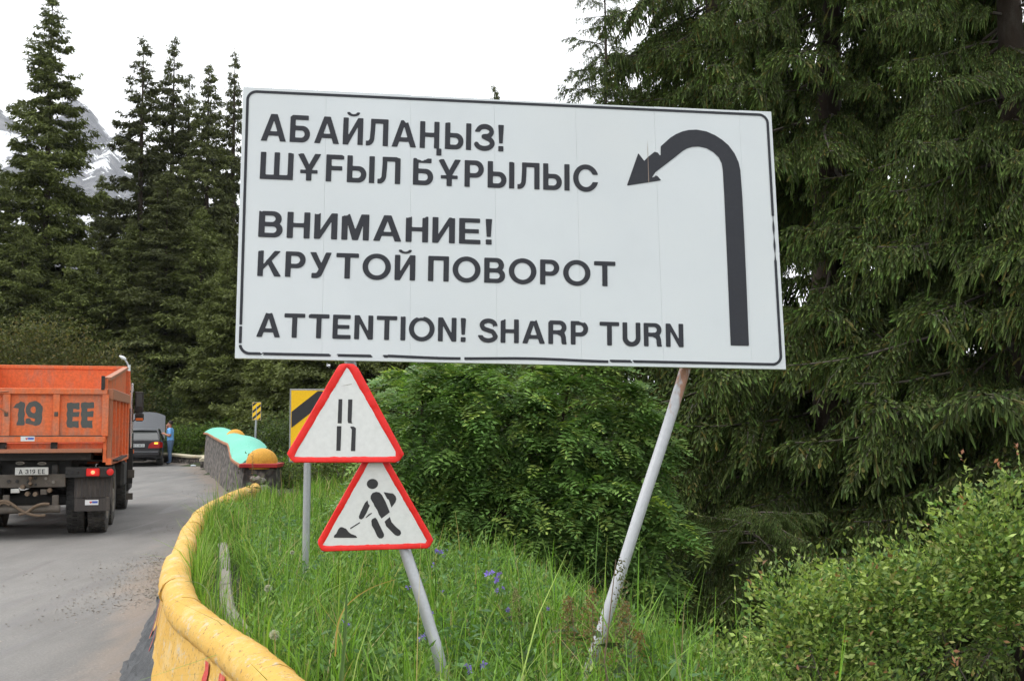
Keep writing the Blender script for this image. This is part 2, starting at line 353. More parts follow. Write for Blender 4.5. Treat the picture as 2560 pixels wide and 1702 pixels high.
# ------------------------------------------------------------------ flat print: shapes cut out of vinyl (marching squares on a distance field)
def f_seg(x, z, x0, z0, x1, z1, w, rnd=False):
    dx, dz = x1 - x0, z1 - z0; L = math.hypot(dx, dz)
    if L < 1e-6: return np.hypot(x - x0, z - z0) - w / 2
    dx /= L; dz /= L
    a = (x - x0) * dx + (z - z0) * dz; b = -(x - x0) * dz + (z - z0) * dx
    if rnd: return np.hypot(a - np.clip(a, 0, L), b) - w / 2
    return np.maximum(np.abs(b) - w / 2, np.maximum(-a, a - L))
def f_rect(x, z, x0, z0, x1, z1): return np.maximum(np.maximum(x0 - x, x - x1), np.maximum(z0 - z, z - z1))
def f_ell(x, z, cx, cz, rx, rz):
    k = np.sqrt(((x - cx) / rx) ** 2 + ((z - cz) / rz) ** 2); return (k - 1) * min(rx, rz)
def f_rr(x, z, x0, z0, x1, z1, r):
    cx, cz = (x0 + x1) / 2, (z0 + z1) / 2; qx = np.abs(x - cx) - (x1 - x0) / 2 + r; qz = np.abs(z - cz) - (z1 - z0) / 2 + r
    return np.hypot(np.maximum(qx, 0), np.maximum(qz, 0)) + np.minimum(np.maximum(qx, qz), 0) - r
def f_poly(x, z, P):
    P = [tuple(p) for p in P]; d = np.full(x.shape, 1e9); ins = np.zeros(x.shape, bool); n = len(P)
    for i in range(n):
        (ax, az), (bx, bz) = P[i], P[(i + 1) % n]
        ex, ez = bx - ax, bz - az; wx, wz = x - ax, z - az
        t = np.clip((wx * ex + wz * ez) / (ex * ex + ez * ez + 1e-12), 0, 1)
        d = np.minimum(d, np.hypot(wx - ex * t, wz - ez * t))
        if az != bz: ins ^= ((az > z) != (bz > z)) & (x < (bx - ax) * (z - az) / (bz - az) + ax)
    return np.where(ins, -d, d)
def f_path(x, z, P, w):
    d = np.full(x.shape, 1e9)
    for a, b in zip(P, P[1:]): d = np.minimum(d, f_seg(x, z, *a, *b, w, True))
    return d
def marching(field, x0, z0, x1, z1, res):
    nx = max(2, int(round((x1 - x0) / res)) + 1); nz = max(2, int(round((z1 - z0) / res)) + 1)
    xs = np.linspace(x0, x1, nx); zs = np.linspace(z0, z1, nz); X, Z = np.meshgrid(xs, zs); F = field(X, Z)
    F = np.where(np.abs(F) < 1e-7, 1e-7, F); I = F < 0
    cnt = I[:-1, :-1].astype(int) + I[1:, :-1] + I[:-1, 1:] + I[1:, 1:]
    V, Q = [], []
    for j in range(nz - 1):
        row = cnt[j] == 4; i = 0
        while i < nx - 1:
            if row[i]:
                k = i
                while k < nx - 1 and row[k]: k += 1
                b = len(V); V += [(xs[i], zs[j]), (xs[k], zs[j]), (xs[k], zs[j + 1]), (xs[i], zs[j + 1])]; Q.append((b, b + 1, b + 2, b + 3)); i = k
            else: i += 1
    for j, i in zip(*np.nonzero((cnt > 0) & (cnt < 4))):
        c = [(xs[i], zs[j], F[j, i]), (xs[i + 1], zs[j], F[j, i + 1]), (xs[i + 1], zs[j + 1], F[j + 1, i + 1]), (xs[i], zs[j + 1], F[j + 1, i])]
        p = []
        for a, b in zip(c, c[1:] + c[:1]):
            if a[2] < 0: p.append((a[0], a[1]))
            if (a[2] < 0) != (b[2] < 0):
                t = a[2] / (a[2] - b[2]); p.append((a[0] + (b[0] - a[0]) * t, a[1] + (b[1] - a[1]) * t))
        if len(p) >= 3: b = len(V); V += p; Q.append(tuple(range(b, b + len(p))))
    return V, Q
class Ink:
    """flat prints in a sheet's own plane: x right, y up, at height h off the sheet"""
    def __init__(s): s.v = []; s.f = []
    def put(s, field, x0, z0, x1, z1, res, h=0.0, to=None):
        V, Q = marching(field, x0, z0, x1, z1, res); b = len(s.v)
        for (x, z) in V:
            s.v.append(to(x, z) if to else (x, z, h))
        s.f += [tuple(b + k for k in q) for q in Q]; return s
    def poly(s, P, res, h=0.0, rnd=0.0):
        xs = [p[0] for p in P]; zs = [p[1] for p in P]
        return s.put(lambda x, z: f_poly(x, z, P) - rnd, min(xs) - 2 * res - rnd, min(zs) - 2 * res - rnd, max(xs) + 2 * res + rnd, max(zs) + 2 * res + rnd, res, h)
    def build(s, name, mat, parent):
        me = bpy.data.meshes.new(name); me.from_pydata(s.v, [], s.f); me.materials.append(mat); me.update(); return link(name, me, parent)

# letters: heavy grotesque capitals, height 1
SW, HB = 0.205, 0.17
def U(*f):
    def g(x, z):
        d = f[0](x, z)
        for q in f[1:]: d = np.minimum(d, q(x, z))
        return d
    return g
def S(a, *bs):
    def g(x, z):
        d = a(x, z)
        for q in bs: d = np.maximum(d, -q(x, z))
        return d
    return g
def rect(x0, z0, x1, z1): return lambda x, z: f_rect(x, z, x0, z0, x1, z1)
def poly(*P): return lambda x, z: f_poly(x, z, P)
def ell(cx, cz, rx, rz): return lambda x, z: f_ell(x, z, cx, cz, rx, rz)
def seg(*a): return lambda x, z: f_seg(x, z, *a)
def path(P, w=SW): return lambda x, z: f_path(x, z, P, w)
def dee(x0, z0, x1, z1):
    """the filled bowl: square on the left, round on the right"""
    r = min((z1 - z0) / 2, (x1 - x0) * .75)
    return lambda x, z: np.maximum(f_rr(x, z, x0 - 2 * r, z0, x1, z1, r * 0.98), x0 - x)
def bowl(x0, z0, x1, z1): return S(dee(x0, z0, x1, z1), dee(x0 - .01, z0 + HB, x1 - SW, z1 - HB))
def O(cx=.53, rx=.53): return S(ell(cx, .5, rx, .52), ell(cx, .5, rx - SW * 1.02, .52 - HB * 1.06))
st = lambda x0: rect(x0, 0, x0 + SW, 1)
def arc(cx, cz, rx, rz, a0, a1, n=14): return [(cx + rx * math.cos(R(a0 + (a1 - a0) * i / n)), cz + rz * math.sin(R(a0 + (a1 - a0) * i / n))) for i in range(n + 1)]
A_ = U(S(poly((0, 0), (.355, 1), (.605, 1), (.96, 0)), poly((.22, -.02), (.48, .77), (.74, -.02))), rect(.22, .2, .74, .36))
breve = lambda c: S(S(ell(c, 1.19, .25, .135), ell(c, 1.235, .14, .10)), rect(c - 1, 1.21, c + 1, 2))
I_ = lambda: U(st(.0), st(.57), poly((.13, 0), (.20, 0), (.64, .80), (.64, 1), (.57, 1), (.13, .2)))
ell_tail = [(-.02, .085), (.05, .085)] + arc(.05, .30, .17, .215, -90, 0, 8) + [(.24, .6), (.25, .92)]
L_ = lambda: U(rect(.155, 1 - HB, .84, 1), rect(.84 - SW, 0, .84, 1), S(path(ell_tail, HB * 1.05), rect(-.4, -.5, -.02, 1.2), rect(-.5, 1.0, 1, 1.4)))
Y_ = U(poly((0, 1), (.23, 1), (.53, .36), (.43, .16)), S(path([(.74, 1.1), (.43, .30), (.36, .14)] + arc(.24, .2, .12, .115, -30, -90, 5) + [(.08, .085)], SW * .98), rect(-1, 1, 2, 2), rect(-.5, -.2, .08, .5)))
YU = U(poly((0, 1), (.235, 1), (.445, .60), (.655, 1), (.89, 1), (.55, .40), (.34, .40)), rect(.445 - SW / 2, 0, .445 + SW / 2, .5), rect(.12, .27, .77, .40))
P_ = U(st(0), bowl(SW - .02, .35, .74, 1))
R_ = U(st(0), bowl(SW - .02, .42, .77, 1), S(path([(.44, .50), (.60, .42), (.64, .30), (.655, .10), (.70, -.1)], SW), rect(0, -1, 2, 0), rect(0, .6, 2, 2)))
B_ = U(st(0), bowl(SW - .02, 0, .80, .585), bowl(SW - .02, .415, .755, 1))
SOFT = lambda x0: U(rect(x0, 0, x0 + SW, 1), bowl(x0 + SW - .02, 0, x0 + .73, .61))
C_ = S(O(.50, .50), poly((.55, .5), (1.3, .72), (1.3, .28)), rect(.66, .36, 1.2, .64))
s_pts = [(.72, .70)] + arc(.43, .73, .275, .185, 20, 200, 14) + [(.22, .58), (.62, .45)] + arc(.42, .285, .31, .20, 30, -160, 16)[3:] + [(.085, .30)]
S_ = S(path(s_pts, SW * .92), rect(.66, .50, 1, .695), rect(-.2, .305, .2, .5))
z_pts = [(.10, .72)] + arc(.40, .72, .27, .195, 165, -60, 14) + [(.36, .53)] + arc(.38, .285, .32, .20, 62, -165, 16)
Z_ = S(path(z_pts, SW * .9), rect(-.2, .40, .22, .70))
G = {
 'А': (A_, .96), 'A': (A_, .96), 'Б': (U(st(0), rect(0, 1 - HB, .70, 1), bowl(SW - .02, 0, .77, .61)), .80),
 'Й': (U(I_(), breve(.387)), .775), 'И': (I_(), .775), 'Л': (L_(), .84), 'Н': (U(st(0), st(.56), rect(.1, .42, .66, .58)), .765), 'H': (U(st(0), st(.56), rect(.1, .42, .66, .58)), .765),
 'Ң': (U(st(0), st(.56), rect(.1, .42, .66, .58), rect(.66, -.26, .86, .0), rect(.56, 0, .765, .2)), .85),
 'Ы': (U(SOFT(0), rect(.83, 0, .83 + SW, 1)), 1.035), 'З': (Z_, .76), '!': (U(rect(.04, 0, .245, .2), poly((.03, 1), (.255, 1), (.215, .30), (.07, .30))), .28),
 'Ш': (U(st(0), st(.51), st(1.02), rect(0, 0, 1.2, HB)), 1.225), 'Ұ': (YU, .89), 'Ғ': (U(rect(0.05, 0, .05 + SW, 1), rect(.05, 1 - HB, .72, 1), rect(0.15, .42, .66, .58)), .70),
 'Р': (P_, .75), 'P': (P_, .75), 'С': (C_, .96), 'C': (C_, .96), 'В': (B_, .80), 'М': (U(st(0), st(.72), poly((.1, 1), (.27, 1), (.4625, .40), (.655, 1), (.83, 1), (.56, 0), (.365, 0))), .925),
 'Е': (U(st(0), rect(0, 0, .74, HB), rect(0, 1 - HB, .72, 1), rect(0, .42, .68, .58)), .74), 'К': (U(st(0), poly((.15, .38), (.60, 1), (.84, 1), (.15, .20)), poly((.30, .62), (.62, 0), (.87, 0), (.44, .72))), .87),
 'У': (Y_, .84), 'Т': (U(rect(0, 1 - HB, .84, 1), rect(.3175, 0, .5225, 1)), .84), 'О': (O(), 1.06), 'П': (U(st(0), st(.58), rect(0, 1 - HB, .78, 1)), .785),
 'I': (st(0), SW), 'N': (U(st(0), st(.56), poly((.13, 1), (.20, 1), (.64, .2), (.64, 0), (.57, 0), (.13, .8))), .765), 'S': (S_, .80),
 'R': (R_, .81), 'U': (U(S(lambda x, z: np.minimum(f_rr(x, z, 0, -.02, .77, 1.6, .36), 9), lambda x, z: f_rr(x, z, SW, HB, .77 - SW, 1.7, .2), rect(-1, 1, 2, 3))), .77)}
G['B'] = G['В']; G['T'] = G['Т']; G['E'] = G['Е']; G['O'] = G['О']
GAP = {' ': .34}
def text_field_line(ink, txt, org, ex, cap, width, res, rng, h, chip=0.0, chips=None, wob=0.012):
    """txt set from org (u,v) along direction ex, cap height, stretched to total width; chipped tops where the vinyl has peeled"""
    adv = []; t = 0
    for ch in txt:
        if ch == ' ': t += GAP[' ']; adv.append(None); continue
        adv.append(t); t += G[ch][1] + .14
    t -= .14; sx = width / (t * cap)
    ex = Vector(ex).normalized(); ez = Vector((-ex.y, ex.x))
    for k, ch in enumerate(txt):
        if adv[k] is None: continue
        g, w = G[ch]; cuts = []
        if rng.random() < chip and ch != 'Й':
            for _ in range(rng.choice((1, 1, 2))):
                px = rng.choice((rng.uniform(-.08, .08), rng.uniform(-.08, .08), rng.uniform(.3, .6), rng.uniform(w - .08, w + .08))); r = rng.uniform(.05, .12)
                cuts.append((px, 1.02 + rng.uniform(0, .05), r * rng.uniform(1.0, 1.9), r, rng.uniform(0, 6)))
        def F(x, z, g=g, cuts=cuts):
            d = g(x, z)
            for (cx, cz, rx, rz, ph) in cuts:
                jag = .012 * np.sin(x * 31 + ph) + .005 * np.sin(x * 83 + ph * 2)
                d = np.maximum(d, -(f_ell(x, z + jag, cx, cz, rx, rz)))
            return d
        x_off = adv[k] * cap * sx
        to = lambda x, z, x_off=x_off: tuple(Vector((org[0], org[1])) + ex * (x_off + x * cap * sx) + ez * (z * cap)) + (h,)
        ink.put(F, -.1, -.32, w + .1, 1.36, res / cap, to=to)
    return ink

# ------------------------------------------------------------------ the big road sign
def Z(ox, oy, s):
    return lambda x, y: (ox + x / s, oy + y / s)
z5 = Z(590, 200, 3.3225); z6 = Z(1240, 250, 2.273); z7 = Z(580, 500, 3.37); z4 = Z(700, 880, 3.015)
O_ = Vector((0, 0, EYE))
BL = O_ + Vector((-1.45936, 5.77226, 0.32346)); BR = O_ + Vector((1.52264, 6.09740, 0.27935)); TL = O_ + Vector((-1.47952, 5.92764, 1.82484)); TR = O_ + Vector((1.50248, 6.25278, 1.78073))
bf = Frame(BL, BR - BL, TL - BL)
sign = empty('road_sign', mat=bf.matrix())
tag(sign, 'big white road sign reading ATTENTION! SHARP TURN, with a bent black arrow, on splayed poles', 'road sign')
q = {k: bf.uv(*p) for k, p in dict(TL=(608, 218), TR=(1928, 279), BR=(1965, 923), BL=(587, 895)).items()}
seams = [816, 1032, 1245, 1452, 1652, 1868]
bu = [0.0] + [bf.uv(x, 560)[0] for x in seams] + [q['BR'][0]]
rng = random.Random(5)
topv = q['TL'][1]
steps = [0.0, 0.0, -0.004, -0.006, -0.006, -0.004, -0.002, 0]
def lerp2(a, b, t): return (a[0] + (b[0] - a[0]) * t, a[1] + (b[1] - a[1]) * t)
W_ = q['BR'][0]
for k in range(7):
    a, b = bu[k] / W_, bu[k + 1] / W_; g = 0.0003
    p0 = lerp2(q['BL'], q['BR'], a); p1 = lerp2(q['BL'], q['BR'], b); p2 = lerp2(q['TL'], q['TR'], b); p3 = lerp2(q['TL'], q['TR'], a)
    ga = g if k else 0; gb = g if k < 6 else 0; dt = steps[k]
    m = MB(); z1 = 0.0 + rng.uniform(-0.0002, 0.0002)
    # a folded tray: face with a lip turned back round it
    pts = [(p0[0] + ga, p0[1]), (p1[0] - gb, p1[1]), (p2[0] - gb, p2[1] + dt), (p3[0] + ga, p3[1] + dt)]
    vs = [(x, y, z1) for x, y in pts] + [(x, y, z1 - 0.03) for x, y in pts]
    m.add(vs, [(0, 1, 2, 3), (7, 6, 5, 4), (0, 4, 5, 1), (1, 5, 6, 2), (2, 6, 7, 3), (3, 7, 4, 0)])
    m.build('panel', M['white_sheet'], sign)
# rails on the back
m = MB()
for v in (0.35, 1.15): MB().box((W_ / 2, v, -0.055), (W_ * .96, .05, .045)).build('back_rail', M['galv'], sign)
def border(x, z):
    d = np.abs(f_rr(x, z, .026, .026, W_ - .026, topv - .024, .05)) - 0.0075
    # the four sides of the board are not quite square: shear the border with them
    return d
def sq(x, z):
    t = x / W_; s_ = z / topv
    L = lerp2(q['BL'], q['TL'], s_); Rr = lerp2(q['BR'], q['TR'], s_)
    return (L[0] + (Rr[0] - L[0]) * t, L[1] + (Rr[1] - L[1]) * t, 0.0025)
def border_cut(x, z):
    d = border(x, z); bot = z < .08
    wob = .006 * np.sin(x * 9) + .004 * np.sin(x * 23)
    for cx, w in ((.035 * 4, .004), (.515, .018), (.745, .030), (1.20, .012), (1.985, .020), (2.13, .004)):
        jag = .004 * np.sin(z * 900 + cx * 50)
        d = np.where(bot, np.maximum(d, w - np.abs(x - cx + jag + (z - .03) * .4)), d)
    for cz in (.175, .075):
        d = np.where(x < .06, np.maximum(d, .004 - np.abs(z - cz)), d)
    d = np.where((x > W_ - .06) & (z > .62) & (z < .88), d + .0032 + .002 * np.sin(z * 60), d)
    d = np.where(bot & (x > .8) & (x < 2.0), np.abs(f_rr(x, z + .004 * np.sin(x * 7), .026, .026, W_ - .026, topv - .024, .05)) - 0.0075, d)
    for cx, w in ((1.20, .010),): d = np.where(bot, np.maximum(d, w - np.abs(x - cx)), d)
    return d
Ink().put(border_cut, 0.0, 0.0, W_, topv, 0.0042, to=lambda x, z: sq(x, z)).build('border_line', M['vinyl'], sign)
lines = [("АБАЙЛАҢЫЗ!", (651.7, 352), (1260.6, 379.7), (683, 285.8), .35), ("ШҰҒЫЛ БҰРЫЛЫС", (649.3, 447.7), (1494, 480), (650, 379.9), .6),
         ("ВНИМАНИЕ!", (645.3, 592.6), (1231.6, 612.2), (647.7, 527.3), .65), ("КРУТОЙ ПОВОРОТ", (642.9, 690.2), (1539.2, 715.5 + 1), (643.8, 626.2), .6),
         ("ATTENTION! SHARP TURN", (640.2, 842.1), (1709, 868.1), (668, 782), .85)]
for txt, p0, p1, pt, chip in lines:
    a = bf.uv(*p0); b = bf.uv(*p1); c = bf.uv(*pt); d = Vector((b[0] - a[0], b[1] - a[1])); n = Vector((-d.y, d.x)).normalized()
    cap = (Vector((c[0] - a[0], c[1] - a[1]))).dot(n)
    ink = Ink(); text_field_line(ink, txt, a, d, cap, d.length, 0.0042, random.Random(len(txt) * 7), 0.0025, chip)
    ink.build('lettering', M['vinyl'], sign)['label'] = 'black vinyl letters reading ' + txt
arrow = [(1437, 1397), (1425, 1100), (1410, 760), (1400, 560), (1388, 400), (1378, 355), (1355, 305), (1320, 258), (1285, 228), (1245, 202), (1195, 180), (1140, 170), (1095, 172), (1060, 180), (1020, 197), (990, 216), (935, 265),
         (935, 321), (918, 300), (900, 296), (862, 326), (842, 348), (808, 303), (743, 488), (938, 458), (918, 434), (905, 430), (900, 438), (884, 444), (905, 412), (1000, 340), (1060, 292), (1085, 277), (1115, 268), (1150, 266), (1195, 275), (1235, 298), (1265, 328), (1282, 362), (1288, 400), (1295, 520), (1310, 850), (1333, 1395)]
P = [bf.uv(*z6(*p)) for p in arrow]
Ink().poly(P, 0.0045, 0.0025).build('arrow', M['vinyl'], sign)
m = MB()   # a rusty scratch and a few scuffs in the sheet
s0 = bf.uv(*z6(859, 228)); s1 = bf.uv(*z6(867, 470)); m.add([(s0[0], s0[1], .003), (s0[0] + .0025, s0[1] - .05, .003), (s1[0] + .002, s1[1], .003), (s1[0] - .0015, s1[1], .003)], [(0, 1, 2, 3)])
m.build('scratch', flat('rusty_scratch', (0.33, 0.25, 0.2)), sign)
# splayed, slightly bent poles; local coordinates of the board frame would tilt them, so they are placed in world and converted
inv = bf.matrix().inverted()
def pole(pts, rad, mat, name='pole', parent=None, n=16, tomat=None, smooth=True):
    m = MB(); m.tube([(tomat @ Vector(p)) if tomat is not None else p for p in pts], rad, n)
    return m.build(name, mat, parent, smooth=smooth)
def smooth_pts(P, n=5):
    P = [Vector(p) for p in P]; out = []
    for i in range(len(P) - 1):
        a, b, c, d = P[max(i - 1, 0)], P[i], P[i + 1], P[min(i + 2, len(P) - 1)]
        for k in range(n):
            t = k / n; out.append(0.5 * ((2 * b) + (c - a) * t + (2 * a - 5 * b + 4 * c - d) * t * t + (3 * b - a - 3 * c + d) * t ** 3))
    out.append(P[-1]); return out
rp = [at_y(1712, 925, 6.155), at_y(1662, 1088, 6.06), at_y(1610, 1247, 5.96), at_y(1560, 1404, 5.88), at_y(1511, 1556, 5.82), at_y(1472, 1680, 5.78)]
d = (rp[0] - rp[1]); rp = [rp[0] + Vector((.197, .10, .62)), rp[0] + Vector((.08, .05, .25))] + rp + [rp[-1] + Vector((-.06, 0, -.35))]
lp = [at_y(880, 925, 5.945), at_y(925, 1085, 5.88), at_y(968, 1230, 5.84), at_y(1013, 1376, 5.80), at_y(1050, 1485, 5.76), at_y(1077, 1572, 5.74), at_y(1097, 1640, 5.72)]
lp = [lp[0] + Vector((-.12, .14, .62)), lp[0] + Vector((-.05, .05, .25))] + lp + [lp[-1] + Vector((.08, 0, -.35))]
pr = pole(smooth_pts(rp), 0.031, M['rustpole'], 'pole', sign, tomat=inv); pr['label'] = 'grey pole with a rusty top leaning right'
pl_ = pole(smooth_pts(lp), 0.031, M['galv'], 'pole', sign, tomat=inv)
# the board frame's rust gradient wants world height, keep it simple: shift the mesh's texture by the pole's own coordinates
for o in (pr, pl_):
    mw = bf.matrix(); o.parent = sign; o.matrix_parent_inverse = Matrix.Identity(4)
    o.data.transform(mw); o.matrix_basis = inv     # mesh now stored in world-like coordinates, z is height above the road

# ------------------------------------------------------------------ the two triangular warning signs on the left pole
def tri_sign(name, fr, hull, inner, label, cat='warning sign'):
    t = empty(name, mat=fr.matrix()); tag(t, label, cat)
    P = [fr.uv(*z4(*p)) for p in hull]; Q = [fr.uv(*z4(*p)) for p in inner]
    m = MB(); n = len(P)
    m.add([(x, y, -0.004) for x, y in P] + [(x, y, -0.010) for x, y in P], [tuple(range(n)), tuple(range(2 * n - 1, n - 1, -1))] + [(i, n + i, n + (i + 1) % n, (i + 1) % n) for i in range(n)])
    m.build('plate', M['backmetal'], t)
    # rolled red rim: hull edge -> raised -> inner edge of the white face
    m = MB(); cx = sum(p[0] for p in P) / n; cy = sum(p[1] for p in P) / n
    N = 120
    def sample(poly, k):
        # points along the outline, by angle from the centre
        a = 2 * PI * k / N; dx, dy = math.cos(a), math.sin(a); best = 0
        for i in range(len(poly)):
            (ax, ay), (bx, by) = poly[i], poly[(i + 1) % len(poly)]
            ex, ey = bx - ax, by - ay; den = dx * ey - dy * ex
            if abs(den) < 1e-9: continue
            s_ = ((ax - cx) * ey - (ay - cy) * ex) / den; u = ((ax - cx) * dy - (ay - cy) * dx) / den
            if s_ > 0 and -1e-6 <= u <= 1 + 1e-6: best = max(best, s_)
        return (cx + dx * best, cy + dy * best)
    outer = [sample(P, k) for k in range(N)]; inn = [sample(Q, k) for k in range(N)]
    jag = lambda k: .0012 * math.sin(k * 1.7) + .0010 * math.sin(k * .61 + len(label))
    rings = []
    for f_, hgt in ((0.0, -0.018), (0.0, -0.002), (0.12, 0.003), (0.55, 0.004), (0.86, 0.001), (1.0, -0.0015)):
        rings.append([(o[0] + (i_[0] - o[0]) * f_, o[1] + (i_[1] - o[1]) * f_ + (jag(k) if f_ > .9 else 0), hgt + .0015 * math.sin(k * .35 + f_)) for k, (o, i_) in enumerate(zip(outer, inn))])
    vs = [v for r in rings for v in r]; fs = []
    for i in range(len(rings) - 1):
        for k in range(N): fs.append((i * N + k, i * N + (k + 1) % N, (i + 1) * N + (k + 1) % N, (i + 1) * N + k))
    m.add(vs, fs); m.build('red_rim', M['red_sign'], t, smooth=True)
    m = MB(); F2 = [(o[0] + (i_[0] - o[0]) * .97, o[1] + (i_[1] - o[1]) * .97) for o, i_ in zip(outer, inn)]
    m.add([(x, y, -0.0022) for x, y in F2], [tuple(range(N))]); m.build('white_face', M['white_face'], t)
    return t
def frame_at(px, py, Y, yaw, lean, roll=0.0):
    c = at_y(px, py, Y); u = Vector((math.cos(yaw), math.sin(yaw), math.tan(roll))); v = Vector((0, math.tan(lean), 1)); return Frame(c, u, v)
f1 = frame_at(864, 1060, 5.70, R(4), R(4)); f2 = frame_at(936, 1280, 5.705, R(4), R(1.5))
f2 = Frame(f2.o + Vector((0, .03, 0)), f2.u, f2.v)
t1 = tri_sign('warning_sign', f1, [(447, 92), (480, 86), (552, 88), (590, 120), (935, 765), (893, 832), (98, 832), (50, 765), (425, 125)], [(507, 110), (893, 786), (98, 790)],
              'upper red-edged triangular sign showing a road that narrows, fixed right under the white board')
i1 = Ink()
for p in ([(441, 354), (470, 354), (465, 536), (434, 536)], [(429, 557), (463, 557), (456, 742), (424, 742)], [(514, 356), (546, 356), (540, 515), (541, 530), (549, 538), (514, 534), (509, 515)], [(528, 560), (558, 560), (572, 573), (567, 745), (534, 745), (541, 585)]):
    i1.poly([f1.uv(*z4(*a)) for a in p], .0016, -0.0008)
i1.build('road_symbol', M['ink'], t1)
m = MB(); a = f1.uv(*z4(460, 256)); b = f1.uv(*z4(540, 243)); m.add([(a[0], a[1], -.0005), (b[0], b[1], -.0005), (b[0], b[1] + .003, -.0005), (a[0] + .01, a[1] + .003, -.0005)], [(0, 1, 2, 3)]); m.build('scratch', M['pebble'], t1)
m = MB(); rr = random.Random(3)
t2 = tri_sign('warning_sign', f2, [(704, 672), (735, 672), (1157, 1412), (1125, 1478), (315, 1503), (278, 1430)], [(718, 745), (1118, 1437), (318, 1460)],
              'lower red-edged triangular sign showing a worker digging, with its pole coming out below')
i2 = Ink()
for p in ([(682, 1100), (684, 1080), (698, 1060), (725, 1051), (750, 1056), (768, 1075), (795, 1125), (828, 1205), (765, 1253), (745, 1222), (733, 1190), (712, 1160), (705, 1140), (690, 1118)],
          [(780, 1053), (820, 1060), (852, 1064), (872, 1085), (877, 1108), (870, 1130), (840, 1170), (820, 1112), (808, 1104), (795, 1080)],
          [(660, 1115), (664, 1140), (677, 1155), (652, 1210), (630, 1248), (612, 1260), (597, 1254), (594, 1238), (606, 1205), (640, 1135)],
          [(688, 1272), (693, 1258), (718, 1245), (733, 1262), (745, 1290), (784, 1370), (783, 1388), (768, 1402), (748, 1402), (733, 1388), (712, 1340), (692, 1305)],
          [(788, 1275), (828, 1240), (840, 1278), (868, 1310), (908, 1345), (913, 1365), (903, 1380), (885, 1384), (866, 1376), (828, 1338), (800, 1310)],
          [(405, 1397), (408, 1380), (424, 1366), (440, 1332), (452, 1319), (468, 1317), (498, 1330), (515, 1352), (534, 1368), (572, 1382), (583, 1398)],
          [(528, 1324), (532, 1332), (604, 1286), (600, 1279)], [(646, 1244), (650, 1249), (668, 1234), (694, 1214), (690, 1209), (668, 1220)]):
    i2.poly([f2.uv(*z4(*a)) for a in p], .0016, -0.0008)
i2.put(lambda x, z: f_ell(x, z, *f2.uv(*z4(697, 992)), .029, .0258), *[v for v in (f2.uv(*z4(640, 1050)) + f2.uv(*z4(750, 940)))], .0016, h=-0.0008)
i2.build('worker_symbol', M['ink'], t2)
# clamps holding the triangles to the pole
for t, fr in ((t1, f1), (t2, f2)):
    [MB().box((0.01 - v / 8, v, -.028), (.09, .02, .03)).build('clamp', M['backmetal'], t) for v in (.06, -.06)]

# ------------------------------------------------------------------ striped markers
def marker(label, px0, px1, py0, py1, Y, yaw, lean, stripes, mat_y, pole_px, pole_rad, gz, fr=None, gray=True):
    c = at_y(px0, py1, Y); fr = Frame(c, (math.cos(yaw), math.sin(yaw), 0), (lean, 0.0, 1))
    a = fr.uv(px0, py1); b = fr.uv(px1, py0); w, h = b[0], b[1]
    t = empty('striped_marker', mat=fr.matrix()); tag(t, label, 'hazard marker')
    MB().box((w / 2, h / 2, -.010), (w, h, .02), ch=.003).build('board', M['backmetal'], t)
    e = w * .04
    MB().add([(e, e, .0015), (w - e, e, .0015), (w - e, h - e, .0015), (e, h - e, .0015)], [(0, 1, 2, 3)]).build('yellow_face', M['yellow_sign'], t)
    ink = Ink(); per, duty, slope, ph = stripes
    nrm = 1 / math.hypot(1, slope)
    def F(x, z):
        k = (z - slope * x) / (per) + ph; fr_ = k - np.floor(k)
        d = (np.abs(fr_ - .5) - duty / 2) * per * nrm
        return np.maximum(d, f_rr(x, z, e * 1.4, e * 1.4, w - e * 1.4, h - e * 1.4, w * .08))
    k0 = int(math.floor((0 - slope * w) / per + ph)) - 1; k1 = int(math.ceil(h / per + ph)) + 1
    for kk in range(k0, k1):
        one = Ink(); one.put(lambda x, z: np.maximum(F(x, z), np.abs((z - slope * x) / per + ph - kk - .5) - .5), 0, 0, w, h, w / 60, h=.003)
        if len(one.f) > 6: one.build('black_stripe', M['ink'], t)
    base = at_z(pole_px, 1400, gz) ; bx = at_y(pole_px, 1300, Y).x
    inv_ = fr.matrix().inverted(); top = fr.matrix() @ Vector((w / 2, h * .8, -.03)); bot = Vector((bx, Y + .02, gz - .4))
    p = MB(); p.tube([inv_ @ top, inv_ @ ((top + bot) / 2), inv_ @ bot], pole_rad, 12); p.build('pole', M['galv'], t, smooth=True)
    return t
mk1 = marker('larger yellow and black striped board, half hidden behind the upper triangle sign', 722, 816, 972, 1155, 9.0, R(3), 0, (.29, .46, .80, .36), None, 764, .030, .42)
mk2 = marker('small yellow and black striped marker on a thin pole behind the mint wall coping', 630, 653, 1005, 1050, 37.0, R(-4), .05, (.225, .42, .85, .35), None, 630, .035, -.2)
